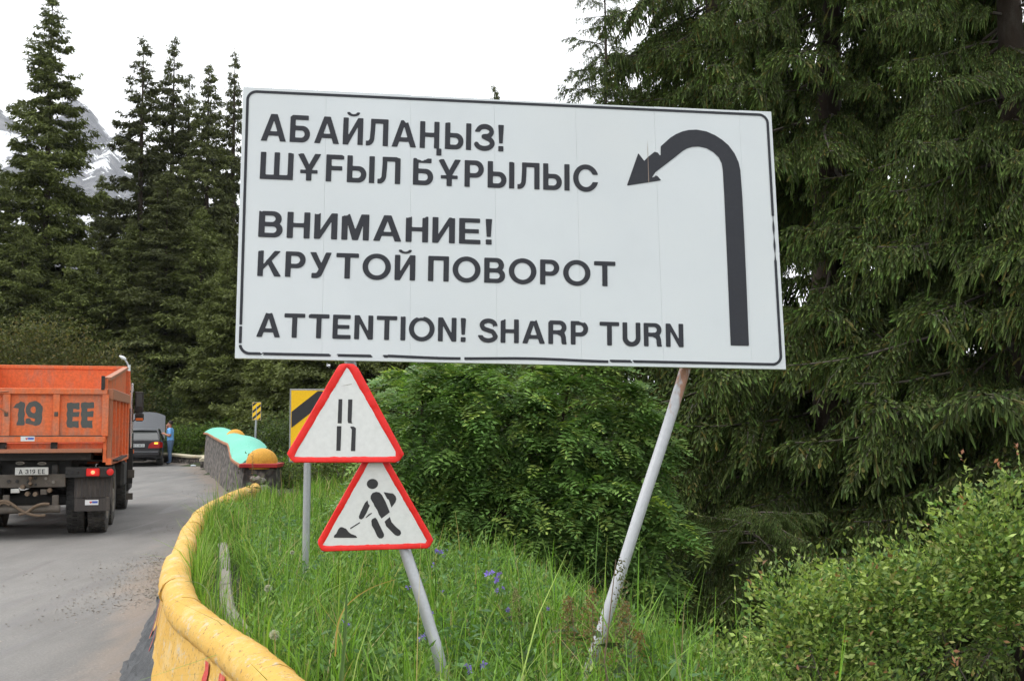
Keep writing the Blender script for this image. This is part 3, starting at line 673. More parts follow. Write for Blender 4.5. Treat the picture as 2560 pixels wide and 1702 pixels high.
# ------------------------------------------------------------------ ground, road, mountain
WY = [-6, 0, 2, 3, 4.62, 5.35, 5.96, 6.7, 7.24, 8.14, 8.96, 10.2, 11.9, 13.7, 14.8, 15.6, 17.1, 18.9, 21, 24]
WX = [2.6, .86, .20, -.22, -.90, -1.265, -1.59, -1.975, -2.17, -2.46, -2.69, -3.0, -3.44, -3.85, -4.03, -4.13, -4.28, -4.44, -4.8, -5.5]
CY = [-6, 0, 4, 5.1, 6.67, 8.3, 12.2, 17, 23, 32, 45]
CX = [3.0, 1.7, .95, .80, .58, .10, -.75, -1.75, -3.0, -5.2, -9.5]
def wallx(y): return np.where(y < 24, np.interp(y, WY, WX), np.where(y < 41, -5.85 - 5.55 * (y - 24) / 17, -11.4 - (y - 41) * .45))
def gz(x, y):
    x = np.asarray(x, float); y = np.asarray(y, float)
    w = wallx(y); c = np.interp(y, CY, CX)
    plat = np.interp(y, [0, 4, 6, 9, 14, 24, 45], [.30, .36, .42, .42, .38, .30, .1])
    plat = plat + .05 * np.sin(x * 2.1 + y * .9) * np.sin(y * 1.3) + .03 * np.sin(x * 5 + 1)
    drop = np.clip(x - c, 0, None); low = np.minimum(drop * .42, 1.9 + .12 * np.sin(x * .7) * np.sin(y * .5))
    z = plat - low
    z = np.where(x < w + np.where(y > 23.8, .42, 0), -.06, z)
    far = np.clip((y - 47) / 8, 0, 1); z = z * (1 - far) + far * (.15 + .25 * np.sin(x * .21 + 1) + .2 * np.sin(y * .3))
    return z
def axis(lo, hi, step, far, g=1.25):
    a = list(np.arange(lo, hi + 1e-6, step)); s = step; x = hi
    while x < far: s *= g; x += s; a.append(x)
    s = step; x = lo; b = []
    while x > -far: s *= g; x -= s; b.append(x)
    return np.array(b[::-1] + a)
gx = axis(-14, 9, .16, 3300); gy = axis(-2, 27, .22, 3300)
X_, Y_g = np.meshgrid(gx, gy); Zg = gz(X_, Y_g)
rg = np.random.default_rng(1)
near_ = (np.abs(X_) < 14) & (Y_g < 30) & (X_ > wallx(Y_g) + .1)
Zg = Zg + np.where(near_, rg.normal(0, .012, Zg.shape), 0) - np.where((X_ < wallx(Y_g) - 11) & (Y_g < 45), -.1, 0)
idx = np.arange(X_.size).reshape(X_.shape)
F_ = np.stack([idx[:-1, :-1], idx[:-1, 1:], idx[1:, 1:], idx[1:, :-1]], -1).reshape(-1, 4)
g_ = link('ground', np_mesh('ground', np.stack([X_, Y_g, Zg], -1).reshape(-1, 3), F_, None, M['soil'])); tag(g_, kind='structure')

def road():
    ys = np.concatenate([np.linspace(-6, 24, 120), np.linspace(24.5, 41, 50)])
    Rt = [(float(wallx(y)) - (.0 if y < 24 else -.1), y) for y in ys] + [(-12.2, 44), (-14, 46.6), (-17, 48.8), (-22, 51), (-30, 53), (-45, 54)]
    Lf = [(float(np.interp(y, [-6, 5, 18, 28, 38, 41], [-8.5, -10.5, -14, -18, -23, -25])), min(y, 40)) for y in ys] + [(-26.5, 41), (-27.5, 42), (-29, 43), (-32, 44), (-37, 45), (-46, 45)]
    V = []; E_ = []; n = 26
    for (a, b) in zip(Rt, Lf):
        for k in range(n):
            t = (k / (n - 1)) ** 1.4; V.append((a[0] + (b[0] - a[0]) * t, a[1] + (b[1] - a[1]) * t, .004 + .012 * math.sin(a[1] * .8 + t * 9)* (t>0)))
            E_.append(math.exp(-(t * 9.5) / (.75 if a[1] < 16 else .55)))
    ii = np.arange(len(V)).reshape(-1, n); F = np.stack([ii[:-1, :-1], ii[1:, :-1], ii[1:, 1:], ii[:-1, 1:]], -1).reshape(-1, 4)
    me = np_mesh('road', V, F, None, M['asphalt']); at = me.attributes.new('edge', 'FLOAT', 'POINT'); at.data.foreach_set('value', np.array(E_, np.float32))
    me.polygons.foreach_set('use_smooth', [True] * len(me.polygons))
    tag(link('road', me), kind='structure')
road()
def gravel():
    n = 5200; y = 6.2 + rg.random(n) ** 1.3 * 13; d = rg.exponential(.36, n) + .15; x = wallx(y) - .2 - d
    k = rg.random(n) < .025; x = np.where(k, wallx(y) - rg.random(n) * 4, x)
    y2 = 24 + rg.random(700) * 17; x = np.concatenate([x, wallx(y2) - rg.exponential(.4, 700) - .05]); y = np.concatenate([y, y2]); n = len(x)
    s = np.minimum(rg.lognormal(-5.1, .45, n), .016); oct_ = np.array([(1, 0, 0), (-1, 0, 0), (0, 1, 0), (0, -1, 0), (0, 0, 1), (0, 0, -1)], float)
    fs = np.array([(0, 2, 4), (2, 1, 4), (1, 3, 4), (3, 0, 4), (2, 0, 5), (1, 2, 5), (3, 1, 5), (0, 3, 5)])
    V = oct_[None] * s[:, None, None] * rg.uniform(.6, 1.4, (n, 6, 1)) * np.array([1.2, 1.2, .5]); V += np.stack([x, y, .006 + s * .2], -1)[:, None]
    F = (fs[None] + (np.arange(n) * 6)[:, None, None]).reshape(-1, 3)
    tag(link('gravel', np_mesh('gravel', V.reshape(-1, 3), F, None, M['pebble'])), kind='stuff')
gravel()
def mountain():
    nx, ny = 150, 70; V = []
    ridge_px = [(-900, 360), (-500, 330), (-200, 300), (-60, 262), (0, 275), (60, 330), (110, 300), (160, 262), (200, 246), (225, 282), (246, 300), (262, 345), (272, 352), (300, 322), (330, 360), (420, 420), (560, 560), (800, 700), (1200, 800), (1800, 850), (2600, 880), (3600, 900)]
    rx = [p[0] for p in ridge_px]; ry = [p[1] for p in ridge_px]
    r2 = np.random.default_rng(7)
    ph = r2.uniform(0, 6, (9, 2)); 
    for j in range(ny):
        t = j / (ny - 1)            # 0 foot .. 1 ridge, then down the back
        D = 1150 + 1350 * t
        for i in range(nx):
            px = -900 + 4500 * i / (nx - 1); X = (px - 1280) / FPX * 2500
            top = (1049 - np.interp(px, rx, ry)) / FPX * 2500
            s = min(1, t / .93); back = max(0, (t - .93) / .07)
            z = top * (s ** 1.15) * (1 - .3 * back)
            n = 0
            for k in range(8):
                f = .004 * 1.9 ** k; n += (1 - abs(math.sin(X * f + ph[k][0] + math.sin(D * f * .8 + ph[k][1]) * 1.2))) * 1.75 ** -k
            z += (n - 1.4) * 46 * math.sin(PI * min(1, s)) * (1 if px < 600 else .5) + (n - 1.4) * 7
            V.append((X * (D / 2500) ** .5, D, z - 4))
    ii = np.arange(nx * ny).reshape(ny, nx); F = np.stack([ii[:-1, :-1], ii[:-1, 1:], ii[1:, 1:], ii[1:, :-1]], -1).reshape(-1, 4)
    tag(link('mountain', np_mesh('mountain', V, F, None, M['rock'])), kind='structure')
mountain()

# ------------------------------------------------------------------ yellow parapet wall along the road
class Curve2:
    def __init__(s, ys, xs):
        # smooth the measured line a little and walk along it
        yy = np.linspace(-5.5, 19.6, 500); xx = np.interp(yy, ys, xs); k = np.ones(9) / 9
        xs_ = np.convolve(np.pad(xx, 4, 'edge'), k, 'valid'); s.p = np.stack([xs_, yy], 1)
        s.t = np.gradient(s.p, axis=0); s.t /= np.linalg.norm(s.t, axis=1)[:, None]
    def at(s, y):
        i = np.interp(y, s.p[:, 1], np.arange(len(s.p))); j = int(i); j = min(j, len(s.p) - 2); f = i - j
        p = s.p[j] * (1 - f) + s.p[j + 1] * f; t = s.t[j]; return p, t, np.array([t[1], -t[0]])   # right-hand normal (grass side)
wc = Curve2(WY, WX)
wall = empty('parapet_wall', (float(wallx(7)), 7, 0)); tag(wall, 'low yellow-painted roadside wall with a thick rounded coping, curving away beside the grass', 'wall')
o_w = Vector((wall.location.x, 7, 0))
cuts = [-5.5, -2.0, 1.0, 2.9, 4.9, 6.72, 7.5, 8.95, 10.6, 12.1, 13.4, 14.9, 16.3, 17.7, 18.7, 19.5]
rw = random.Random(11)
def sweep(y0, y1, prof, step=.1, seed=0, rough=.0, gap=.006, cap=True):
    """prof(y) -> list of (n, z) outline points; closed section swept along the wall"""
    r = random.Random(seed); ys = np.linspace(y0 + gap, y1 - gap, max(3, int((y1 - y0) / step) + 1)); m = MB(); V = []; k = None
    for j, y in enumerate(ys):
        p, t, nn = wc.at(y); pr_ = prof(y); k = len(pr_)
        for (a, z) in pr_:
            e = rough
            V.append((p[0] + nn[0] * a + r.gauss(0, e) - o_w.x, p[1] + nn[1] * a + r.gauss(0, e) - o_w.y, z + r.gauss(0, e)))
    F = []
    for j in range(len(ys) - 1):
        for i in range(k): F.append((j * k + i, j * k + (i + 1) % k, (j + 1) * k + (i + 1) % k, (j + 1) * k + i))
    F.append(tuple(range(k))[::-1]); F.append(tuple(range((len(ys) - 1) * k, len(ys) * k))); return m.add(V, F)
for i, (a, b) in enumerate(zip(cuts, cuts[1:])):
    up = .03 if b <= 8.96 else 0.0; rr_ = (.110 if b <= 8.96 else .103) * rw.uniform(.96, 1.04); dz = rw.uniform(-.008, .008); dn = rw.uniform(-.008, .008)
    def cap_prof(y, up=up, rr_=rr_, dz=dz, dn=dn):
        n = 18; w = 1 + .012 * math.sin(y * 5) + .008 * math.sin(y * 13)
        return [(dn + rr_ * w * 1.03 * math.cos(2 * PI * j / n), .615 + up + dz + rr_ * .98 * w * math.sin(2 * PI * j / n) * (1 if math.sin(2 * PI * j / n) > 0 else .72)) for j in range(n)]
    sweep(a, b, cap_prof, .07, i, .0022, gap=.003).build('coping', M['ywall'], wall, smooth=True)
    def pan(y, up=up): return [(-.085, .58 + up), (-.135, .35), (-.215, .12), (-.27, -.10), (.085, -.10), (.085, .58 + up)]
    sweep(a, b, pan, .12, i + 50, .0015, gap=.002).build('wall_panel', M['ywall'], wall)
# red brush strokes painted on the face towards the road, three slanting bars
def stripe(name, px_pts, wid):
    """brush stroke on the battered face; each point given by its wall position and height"""
    V = []
    for (y, z, w) in px_pts:
        for s_ in (-1, 1):
            yy = y + s_ * w / 2; p, t, nn = wc.at(yy); off = np.interp(z, [-.1, .12, .35, .58], [-.27, -.215, -.135, -.085]) - .014
            V.append((p[0] + nn[0] * off - o_w.x, p[1] + nn[1] * off - o_w.y, z))
    F = [(2 * i, 2 * i + 1, 2 * i + 3, 2 * i + 2) for i in range(len(px_pts) - 1)]
    MB().add(V, F).build(name, M['redstripe'], wall)
M['redstripe'] = paint('faded_red_brush_stroke', (0.55, 0.06, 0.05), (0.74, 0.45, 0.2), 0.9, 16, 0.8, lo=0.5, fine=50)
rs = random.Random(2)
def stroke(y0, y1, w):
    pts = []
    for k in range(14):
        t = k / 13; pts.append((y0 + (y1 - y0) * t + rs.gauss(0, .005), .60 - .57 * t, w * rs.uniform(.8, 1.15)))
    stripe('red_stripe', pts, w)
for (y0, y1, w) in ((5.70, 5.72, .08), (5.42, 5.52, .11), (5.17, 5.36, .11), (4.3, 4.5, .07), (4.1, 4.3, .07), (7.62, 7.5, .05), (8.05, 7.9, .06), (10.3, 10.1, .07), (10.6, 10.4, .07)): stroke(y0, y1, w)

# dark tar sheet lying against the foot of the wall on the road side
m = MB(); V = []; rt = random.Random(4); ys = np.linspace(6.6, 12.0, 52); K = 9
for y in ys:
    p, t, nn = wc.at(max(y, 7.05)); p = p + t * min(0, y - 7.05); wid = float(np.interp(y, [5.4, 7.6, 9.8, 11.2, 12.0], [.26, .19, .11, .06, .01])); hh = float(np.interp(y, [6.6, 7.6, 9.8, 11.4, 12.0], [.22, .38, .33, .2, .03]))
    for k in range(K):
        s_ = k / (K - 1); z = hh * (1 - s_) ** 1.15 + .012; a0 = float(np.interp(hh, [-.1, .12, .35, .58], [-.27, -.215, -.135, -.085])) + .012; a = a0 - (wid + .06) * s_ - .02 * s_ * math.sin(y * 4)
        V.append((p[0] + nn[0] * a + rt.gauss(0, .006), p[1] + nn[1] * a + rt.gauss(0, .006), max(.012, z + rt.gauss(0, .008) + .012 * math.sin(y * 9 + s_ * 7))))
F = [(j * K + i, j * K + i + 1, (j + 1) * K + i + 1, (j + 1) * K + i) for j in range(len(ys) - 1) for i in range(K - 1)]
b0 = len(V); V += [(v[0] + .02, v[1], v[2] - .022) for v in V]
F += [tuple(b0 + i for i in f[::-1]) for f in F]
m.add(V, F)
tag(m.build('tar_sheet', M['tarp'], None), 'dark grey tar sheet slumped against the foot of the yellow wall', 'tar sheet')
# low concrete edging behind the wall, sunk in the grass
kp = [at_z(590, 1562, .50), at_z(573, 1535, .50), at_z(566, 1500, .50), at_z(563, 1450, .50), at_z(561, 1400, .50), at_z(556, 1368, .50)]
kp = [p_ + Vector((0, 0, .05)) for p_ in kp]
kp = [kp[0] + Vector((.3, -.7, -.05))] + kp + [kp[-1] + Vector((-.25, .9, -.12))]
kerb = empty('concrete_edging', tuple(kp[2] * 1) ); kerb.location.z = 0; tag(kerb, 'weathered concrete edging half sunk in grass behind the yellow wall', 'edging')
kl = kerb.location
kk = smooth_pts(kp, 6)
for i in range(0, len(kk) - 6, 7):
    m = MB(); seg_ = kk[i:i + 8]; V = []
    for j, p in enumerate(seg_):
        t = (seg_[min(j + 1, len(seg_) - 1)] - seg_[max(j - 1, 0)]).normalized(); nn = Vector((t.y, -t.x, 0)); sh = .01 if j == 0 else 0
        for (a, z) in ((-.05, -.35), (-.045, -.02), (-.03, 0.0), (.03, .004), (.048, -.02), (.05, -.35)):
            V.append(tuple(p + nn * a + t * sh + Vector((0, 0, z + rs.gauss(0, .003))) - Vector((kl.x, kl.y, 0))))
    F = [(j * 6 + q_, j * 6 + (q_ + 1) % 6, (j + 1) * 6 + (q_ + 1) % 6, (j + 1) * 6 + q_) for j in range(len(seg_) - 1) for q_ in range(6)] + [(0, 1, 2, 3, 4, 5), tuple((len(seg_) - 1) * 6 + q_ for q_ in (5, 4, 3, 2, 1, 0))]
    m.add(V, F).build('edging_block', M['concrete'], kerb)

# ------------------------------------------------------------------ stone wall with mint coping and yellow domes
sw = empty('stone_wall', (-5.5, 24, 0)); tag(sw, 'grey stone wall beside the road with a wavy mint-green coping and yellow domes on top', 'wall')
so = Vector((-5.5, 24, 0)); dirw = Vector((-5.55, 17, 0)).normalized(); nrw = Vector((dirw.y, -dirw.x, 0)); Lw = math.hypot(5.55, 17)
def ztop(t): return float(np.interp(t, [0, .05, .14, .17, .20, .235, .35, .6, .85, 1], [.80, .82, .84, .90, 1.08, 1.18, 1.19, 1.25, 1.32, 1.30]))
N_ = 70; V = []; VC = []; VE = []
r3 = random.Random(8)
for i in range(N_):
    t = i / (N_ - 1); p = Vector((-5.85, 24.0, 0)) + dirw * (t * Lw); z = ztop(t); wid = .78
    if t < .5: wid = .74 + .1 * math.sin(t * 12)
    for (a, zz) in ((-.05, -.1), (-.02, z * .5), (0, z - .03), (wid, z - .03), (wid + .02, z * .5), (wid + .04, -.4)): V.append(tuple(p + nrw * (a + r3.gauss(0, .008)) + Vector((0, 0, zz)) - so))
    for k in range(9):
        a = -.06 + (wid + .12) * k / 8; zz = z + .045 + .19 * math.sin(PI * k / 8) ** .8; VC.append(tuple(p + nrw * a + Vector((0, 0, zz)) - so))
    VC.append(tuple(p + nrw * (wid + .04) + Vector((0, 0, z)) - so)); VC.append(tuple(p + nrw * (-.02) + Vector((0, 0, z)) - so))
    for (a, zz) in ((-.062, z + .052), (-.085, z + .035), (-.085, z - .01), (-.05, z - .03), (0.0, z + .01)): VE.append(tuple(p + nrw * (a + r3.gauss(0, .004)) + Vector((0, 0, zz + r3.gauss(0, .004))) - so))
def strip(V, k):
    F = [(i * k + j, i * k + (j + 1) % k, (i + 1) * k + (j + 1) % k, (i + 1) * k + j) for i in range(N_ - 1) for j in range(k)]
    F.append(tuple(range(k))); F.append(tuple(range((N_ - 1) * k, N_ * k))[::-1]); return MB().add(V, F)
strip(V, 6).build('wall_body', M['stone'], sw); strip(VC, 11).build('coping', M['mint'], sw, smooth=True, angle=60); strip(VE, 5).build('coping_edge', M['rust_edge'], sw)
pc = at_y(655, 1165, 23.6)
m = MB(); m.box((pc.x - so.x, 23.65 - so.y, .28), (.70, .62, 1.08), ch=.03); m.build('pier', M['stone'], sw)
m = MB(); m.box((pc.x - so.x, 23.6 - so.y, .855), (.80, .74, .085), ch=.01); m.build('red_slab', M['red_paint'], sw)
def dome(c, r, h, name='dome'):
    m = MB(); prof = [(r * math.cos(a), h * math.sin(a)) for a in np.linspace(0, PI / 2 - .01, 10)]; m.lathe([(r, -.12)] + prof, 28, Matrix.Translation(c - so)); m.build(name, M['dome'], sw, smooth=True, angle=70)
dome(Vector((pc.x, 23.6, .90)), .335, .315)
dc = Vector((-5.85, 24, 0)) + dirw * (.44 * Lw) + nrw * .38; dome(Vector((dc.x, dc.y, 1.22)), .30, .33)
# stones set round the foot of the pier
for k in range(9):
    m = MB(); a = r3.uniform(0, 6); c = Vector((pc.x - so.x + r3.uniform(-.42, .45), 23.3 - so.y + r3.uniform(-.1, .1), r3.uniform(.1, .6)))
    s_ = r3.uniform(.06, .13); m.lathe([(.01, -s_ * .7), (s_ * .8, -s_ * .5), (s_, 0), (s_ * .8, s_ * .5), (.01, s_ * .7)], 7, Matrix.Translation(c) @ Matrix.Rotation(a, 4, 'X') @ Matrix.Diagonal((1.2, .7, .9, 1)))
    m.build('stone', M['pebble'], sw)
# low wall closing the bend
lw = empty('low_wall', (-13, 45, 0)); tag(lw, 'low stone wall with a pale cream coping closing the far bend behind the man', 'wall')
pts = [(-11.75, 41.6), (-12.1, 43.2), (-12.8, 45.2), (-14.4, 46.9), (-17, 49), (-22, 51.2), (-30, 53.2), (-44, 54.4)]; pts = smooth_pts([(a, b, 0) for a, b in pts], 5)
VB, VK = [], []
for i, p in enumerate(pts):
    t = (pts[min(i + 1, len(pts) - 1)] - pts[max(i - 1, 0)]).normalized(); nn = Vector((t.y, -t.x, 0)); w = Vector((13, -45, 0)); up = Vector((0, 0, 1))
    z = .30 + .02 * math.sin(i * .9)
    for (a, zz) in ((0, -.1), (0.01, z - .04), (.3, z - .04), (.3, -.3)): VB.append(tuple(p + nn * a + up * zz + w))
    for (a, zz) in ((-.04, z - .04), (-.04, z + .03), (.06, z + .07), (.28, z + .07), (.36, z + .02), (.36, z - .04)): VK.append(tuple(p + nn * a + up * zz + w))
N_ = len(pts); strip(VB, 4).build('wall_body', M['stone'], lw); strip(VK, 6).build('coping', M['cream'], lw)
lt = MB(); c = at_z(477, 1164, .03); lt.tube([c, c + Vector((.10, .02, .01)), c + Vector((.17, .03, .0)), c + Vector((.2, .03, 0))], [.035, .037, .03, .012], 10)
tag(lt.build('plastic_bottle', M['litter'], None, smooth=True), 'crumpled pale plastic bottle lying at the road edge before the stone wall', 'bottle')

# street lamp beyond the truck
lm = empty('street_lamp', (at_y(321, 1000, 40).x, 40, 0)); tag(lm, 'thin white street lamp with a curved head rising behind the dump truck', 'street lamp')
top = at_y(322, 912, 40).z; arm = [Vector((0, 0, top - .1)), Vector((-.08, 0, top + .08)), Vector((-.18, 0, top + .22))]
MB().tube([(0, 0, -.3), (0, 0, 1.5), (0, 0, top)], [.07, .06, .05], 12).build('pole', M['white_plastic'], lm, smooth=True)
MB().tube(arm, .03, 8).build('arm', M['galv'], lm, smooth=True)
hm = MB(); hm.lathe([(.02, .0), (.06, .03), (.08, .10), (.06, .2), (.02, .26)], 14, Matrix.Translation((-.12, 0, top + .20)) @ Matrix.Rotation(R(-62), 4, 'Y') @ Matrix.Diagonal((.8, .8, 1.1, 1)))
hm.build('lamp_head', M['white_plastic'], lm, smooth=True)

# ------------------------------------------------------------------ the thin mountain air
hm_ = bpy.data.materials.new('haze'); hm_.use_nodes = True; hn = hm_.node_tree; hn.nodes.clear()
ho = hn.nodes.new('ShaderNodeOutputMaterial'); hv = hn.nodes.new('ShaderNodeVolumePrincipled')
hv.inputs['Color'].default_value = (0.93, 0.96, 1.0, 1); hv.inputs['Density'].default_value = 0.0001; hv.inputs['Anisotropy'].default_value = 0.0
hn.links.new(hv.outputs[0], ho.inputs['Volume'])
tag(MB().box((0, 0, 480), (9200, 9200, 976)).build('haze', hm_, None), kind='stuff')
# ------------------------------------------------------------------ dump truck
TH = R(16.0)
TR_ = Vector((-6.38, 17.35, 0)); ru = Vector((math.cos(TH), math.sin(TH), 0)); fu = Vector((-math.sin(TH), math.cos(TH), 0))
TO = TR_ - ru * 1.18
truck = empty('dump_truck', tuple(TO), TH); tag(truck, 'orange dump truck seen from behind with grey stencilled 19 EE on its tailgate', 'truck')
def tuv(x, y, yo=0.0):
    px, py = x / 3.485, 900 + y / 3.485; fr = Frame(TO + fu * yo, ru, (0, 0, 1)); return fr.uv(px, py)
OR, OP, CH = M['orange'], M['orange_pale'], M['chassis']
xr = 1.18
zt = tuv(700, 262)[1]; zb = tuv(700, 712)[1]; zm = tuv(700, 665)[1]
def tb(name, c, d, mat, parent=truck, ch=.006): return MB().box(c, d, ch=ch).build(name, mat, parent)
# tailgate and its ribs
tail = tb('tailgate', (0, 0, (zt + zb) / 2), (2 * xr - .10, .03, zt - zb - .02), OR)
tb('top_rail', (0, -.035, zt - .02), (2 * xr, .10, .09), OR, tail); tb('bottom_rail', (0, -.045, (zm + zb) / 2), (2 * xr - .02, .12, zm - zb), OR, tail)
tb('dust_ledge', (0, -.06, zm + .012), (2 * xr - .12, .085, .012), M['dustmetal'], tail, .002)
x1 = tuv(495, 450)[0]; x2 = tuv(62, 450)[0]; x3 = tuv(920, 450)[0]; pw = x1 - x2
for x, w in ((x1, .10), (x2, .11), (x3, .10), (x2 - pw, .10), (-x3, .10)): tb('rib', (x, -.045, (zt + zm) / 2 - .03), (w, .06, zt - zm - .07), OR, tail)
tb('hinge_plate', (x1, -.082, tuv(480, 470)[1]), (.055, .015, .07), M['dustmetal'], tail); tb('hinge_plate', (x2, -.082, tuv(480, 470)[1]), (.055, .015, .07), M['dustmetal'], tail)
hx = tuv(20, 300)
MB().tube([(hx[0] + .1, -.08, hx[1] + .05), (hx[0] - .02, -.13, hx[1] + .04), (hx[0] - .03, -.14, hx[1] - .2), (hx[0] + .09, -.09, hx[1] - .28)], .012, 6).build('grab_handle', OP, tail)
# stencilled figures
ink = Ink()
def stencil(field, x0, z0, x1, z1, res=.006):
    ink.put(field, x0, z0, x1, z1, res, to=lambda x, z: (x, -.0175, z))
def Pz(pts): return [tuv(a, b, 0) for a, b in pts]
def sten_poly(pts):
    P = Pz(pts); rr_ = .006
    F = lambda x, z: f_poly(x, z, P) - .004 + .006 * np.sin(x * 61) * np.sin(z * 47)
    xs = [p[0] for p in P]; zs = [p[1] for p in P]; stencil(F, min(xs) - .03, min(zs) - .03, max(xs) + .03, max(zs) + .03)
sten_poly([(118, 412), (140, 385), (180, 365), (215, 368), (212, 565), (148, 565), (158, 530), (165, 420)])
P9 = Pz([(302, 440)])[0]
def nine(x, z):
    c = tuv(298, 432); k = tuv(298 + 68, 432)[0] - c[0]; kz = c[1] - tuv(298, 432 + 76)[1]
    o = f_ell(x, z, c[0], c[1], k * 1.08, kz); i_ = f_ell(x, z, c[0] - .01, c[1] + .0, k * .34, kz * .38)
    bar = f_poly(x, z, Pz([(330, 380), (372, 400), (362, 540), (340, 566), (310, 568), (225, 548), (228, 512), (262, 508), (272, 530), (300, 535), (312, 510), (312, 440)]))
    return np.maximum(np.minimum(o, bar - .004), -i_) + .004 * np.sin(x * 60) * np.sin(z * 50)
a_, b_ = tuv(215, 580), tuv(385, 345); stencil(nine, a_[0], a_[1], b_[0], b_[1])
sten_poly([(588, 372), (692, 375), (692, 425), (640, 425), (636, 455), (692, 452), (688, 490), (632, 492), (628, 535), (686, 530), (684, 584), (584, 584)])
sten_poly([(710, 370), (818, 370), (818, 415), (762, 420), (760, 448), (814, 446), (812, 492), (762, 492), (762, 530), (805, 528), (803, 588), (710, 586)])
ink.build('stencilled_number', M['stencil'], tail)
def sticker(parent, x0, y0, x1, y1, yo):
    a = tuv(x0, y1, yo); b = tuv(x1, y0, yo); s_ = tb('sticker', ((a[0] + b[0]) / 2, yo - .003, (a[1] + b[1]) / 2), (b[0] - a[0], .004, b[1] - a[1]), M['white_plastic'], parent, 0)
    w, h = b[0] - a[0], b[1] - a[1]
    tb('blue_print', (a[0] + w * .74, yo - .0062, a[1] + h * .55), (w * .42, .0015, h * .42), M['sticker_blue'], parent, 0)
    m = MB(); cx, cz = a[0] + w * .43, a[1] + h * .5; hh = h * .24
    m.prism([(cx, cz - hh), (cx + hh, cz + hh * .2), (cx + hh * .9, cz + hh * .8), (cx + hh * .4, cz + hh * .9), (cx, cz + hh * .5), (cx - hh * .4, cz + hh * .9), (cx - hh * .9, cz + hh * .8), (cx - hh, cz + hh * .2)], yo - .0075, yo - .0055)
    m.build('red_print', M['sticker_red'], parent)
sticker(tail, 180, 664, 302, 706, -.106)
# body: floor, side walls with ribs, front wall
BL_ = 4.55; zs = 1.10; zside = tuv(960, 165)[1]; zf = tuv(1090, 68, 4.4)[1]
m = MB(); m.add([(xr, -.02, zb - .32), (xr, BL_, zs - .04), (xr, BL_, zf - .03), (xr, .0, zside), (xr - .05, -.02, zb - .32), (xr - .05, BL_, zs - .04), (xr - .05, BL_, zf - .03), (xr - .05, 0, zside)],
                [(0, 1, 2, 3), (7, 6, 5, 4), (0, 4, 5, 1), (1, 5, 6, 2), (2, 6, 7, 3), (3, 7, 4, 0)])
m.build('side_wall', OR, truck)
m = MB(); m.add([(-xr, -.02, zb - .32), (-xr, BL_, zs - .04), (-xr, BL_, zf - .03), (-xr, .0, zside), (-xr + .05, -.02, zb - .32), (-xr + .05, BL_, zs - .04), (-xr + .05, BL_, zf - .03), (-xr + .05, 0, zside)],
                [(0, 1, 2, 3), (7, 6, 5, 4), (0, 4, 5, 1), (1, 5, 6, 2), (2, 6, 7, 3), (3, 7, 4, 0)])
m.build('side_wall', OR, truck)
def zz(y, a, b): return a + (b - a) * y / BL_
for sx in (1, -1):
    for k, y in enumerate((.10, .95, 1.85, 2.75, 3.65, 4.45)):
        a = zz(y, zb - .30, zs); b = zz(y, zt - .1, zt - .05)
        tb('side_rib', (sx * (xr + .035), y, (a + b) / 2), (.07, .12 if k else .14, b - a), OR if k else OP)
    tb('side_rail', (sx * (xr + .04), BL_ / 2, zt - .06), (.09, BL_, .17), OP, ch=.01)
    mm = Matrix.Rotation(math.atan2(zs - zb + .32, BL_), 4, 'X')
    MB().box((sx * (xr + .035), BL_ / 2, (zb - .30 + zs) / 2), (.08, BL_, .10), M4=mm).build('lower_rail', OR, truck)
    mm = Matrix.Rotation(math.atan2(zf - zside, BL_), 4, 'X'); MB().box((sx * (xr - .01), BL_ / 2, (zside + zf) / 2), (.10, BL_, .05), M4=mm).build('side_top_rail', OP, truck)
tb('front_wall', (0, BL_ - .03, (zf + zs) / 2), (2 * xr - .11, .05, zf - zs), OR); tb('front_top_rail', (0, BL_ - .03, zf), (2 * xr + .02, .10, .07), OR)
tb('corner_post', (xr + .03, BL_ + .04, (zf + zs) / 2 - .05), (.09, .09, zf - zs), OR)
tb('canopy_lip', (0, BL_ + .3, zf - .04), (2 * xr, .65, .05), OR)
tb('load_floor', (0, 2.2, 1.34), (2 * xr - .12, 4.6, .06), OP)
tb('gate_hook', (xr - .07, -.05, tuv(950, 200)[1]), (.05, .10, .22), M['chassis']); tb('gate_hook', (-xr + .07, -.05, tuv(950, 200)[1]), (.05, .10, .22), M['chassis'])
# sill under the body and subframe
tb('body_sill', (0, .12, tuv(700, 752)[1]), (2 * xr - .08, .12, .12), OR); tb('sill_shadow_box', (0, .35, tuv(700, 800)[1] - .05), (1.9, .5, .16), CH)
for xx in (tuv(25, 750)[0], tuv(470, 750)[0]):
    tb('hinge_bracket', (xx, .02, tuv(0, 752)[1]), (.09, .10, .12), CH); MB().tube([(xx - .05, .0, tuv(0, 750)[1]), (xx + .05, .0, tuv(0, 750)[1])], .028, 10).build('hinge_pin', M['rim'], truck)
zc0, zc1 = tuv(0, 1115)[1], tuv(0, 1000)[1]
for sx in (-1, 1): tb('chassis_rail', (sx * .42, 3.6, .98), (.09, 7.0, .28), CH)
tb('rear_crossmember', (tuv(270, 1000)[0], .10, (zc0 + zc1) / 2), (.98, .07, zc1 - zc0), M['dustmetal'])
rt = random.Random(6)
for (x, y) in ((75, 1055), (150, 1055), (245, 1060), (310, 1030), (310, 1085), (465, 1060), (400, 1030), (215, 1110), (430, 1135)):
    a = tuv(x, y, .05); MB().tube([(a[0], .03, a[1]), (a[0], .07, a[1])], .018 + .01 * rt.random(), 8).build('bolt', M['rim'] if x > 390 else CH, truck)
a = tuv(265, 1050, .0); MB().tube([(a[0], .08, a[1] + .05), (a[0], -.02, a[1] + .04), (a[0], -.03, a[1] - .04), (a[0], .05, a[1] - .06)], .028, 8).build('tow_hook', M['hose'], truck)
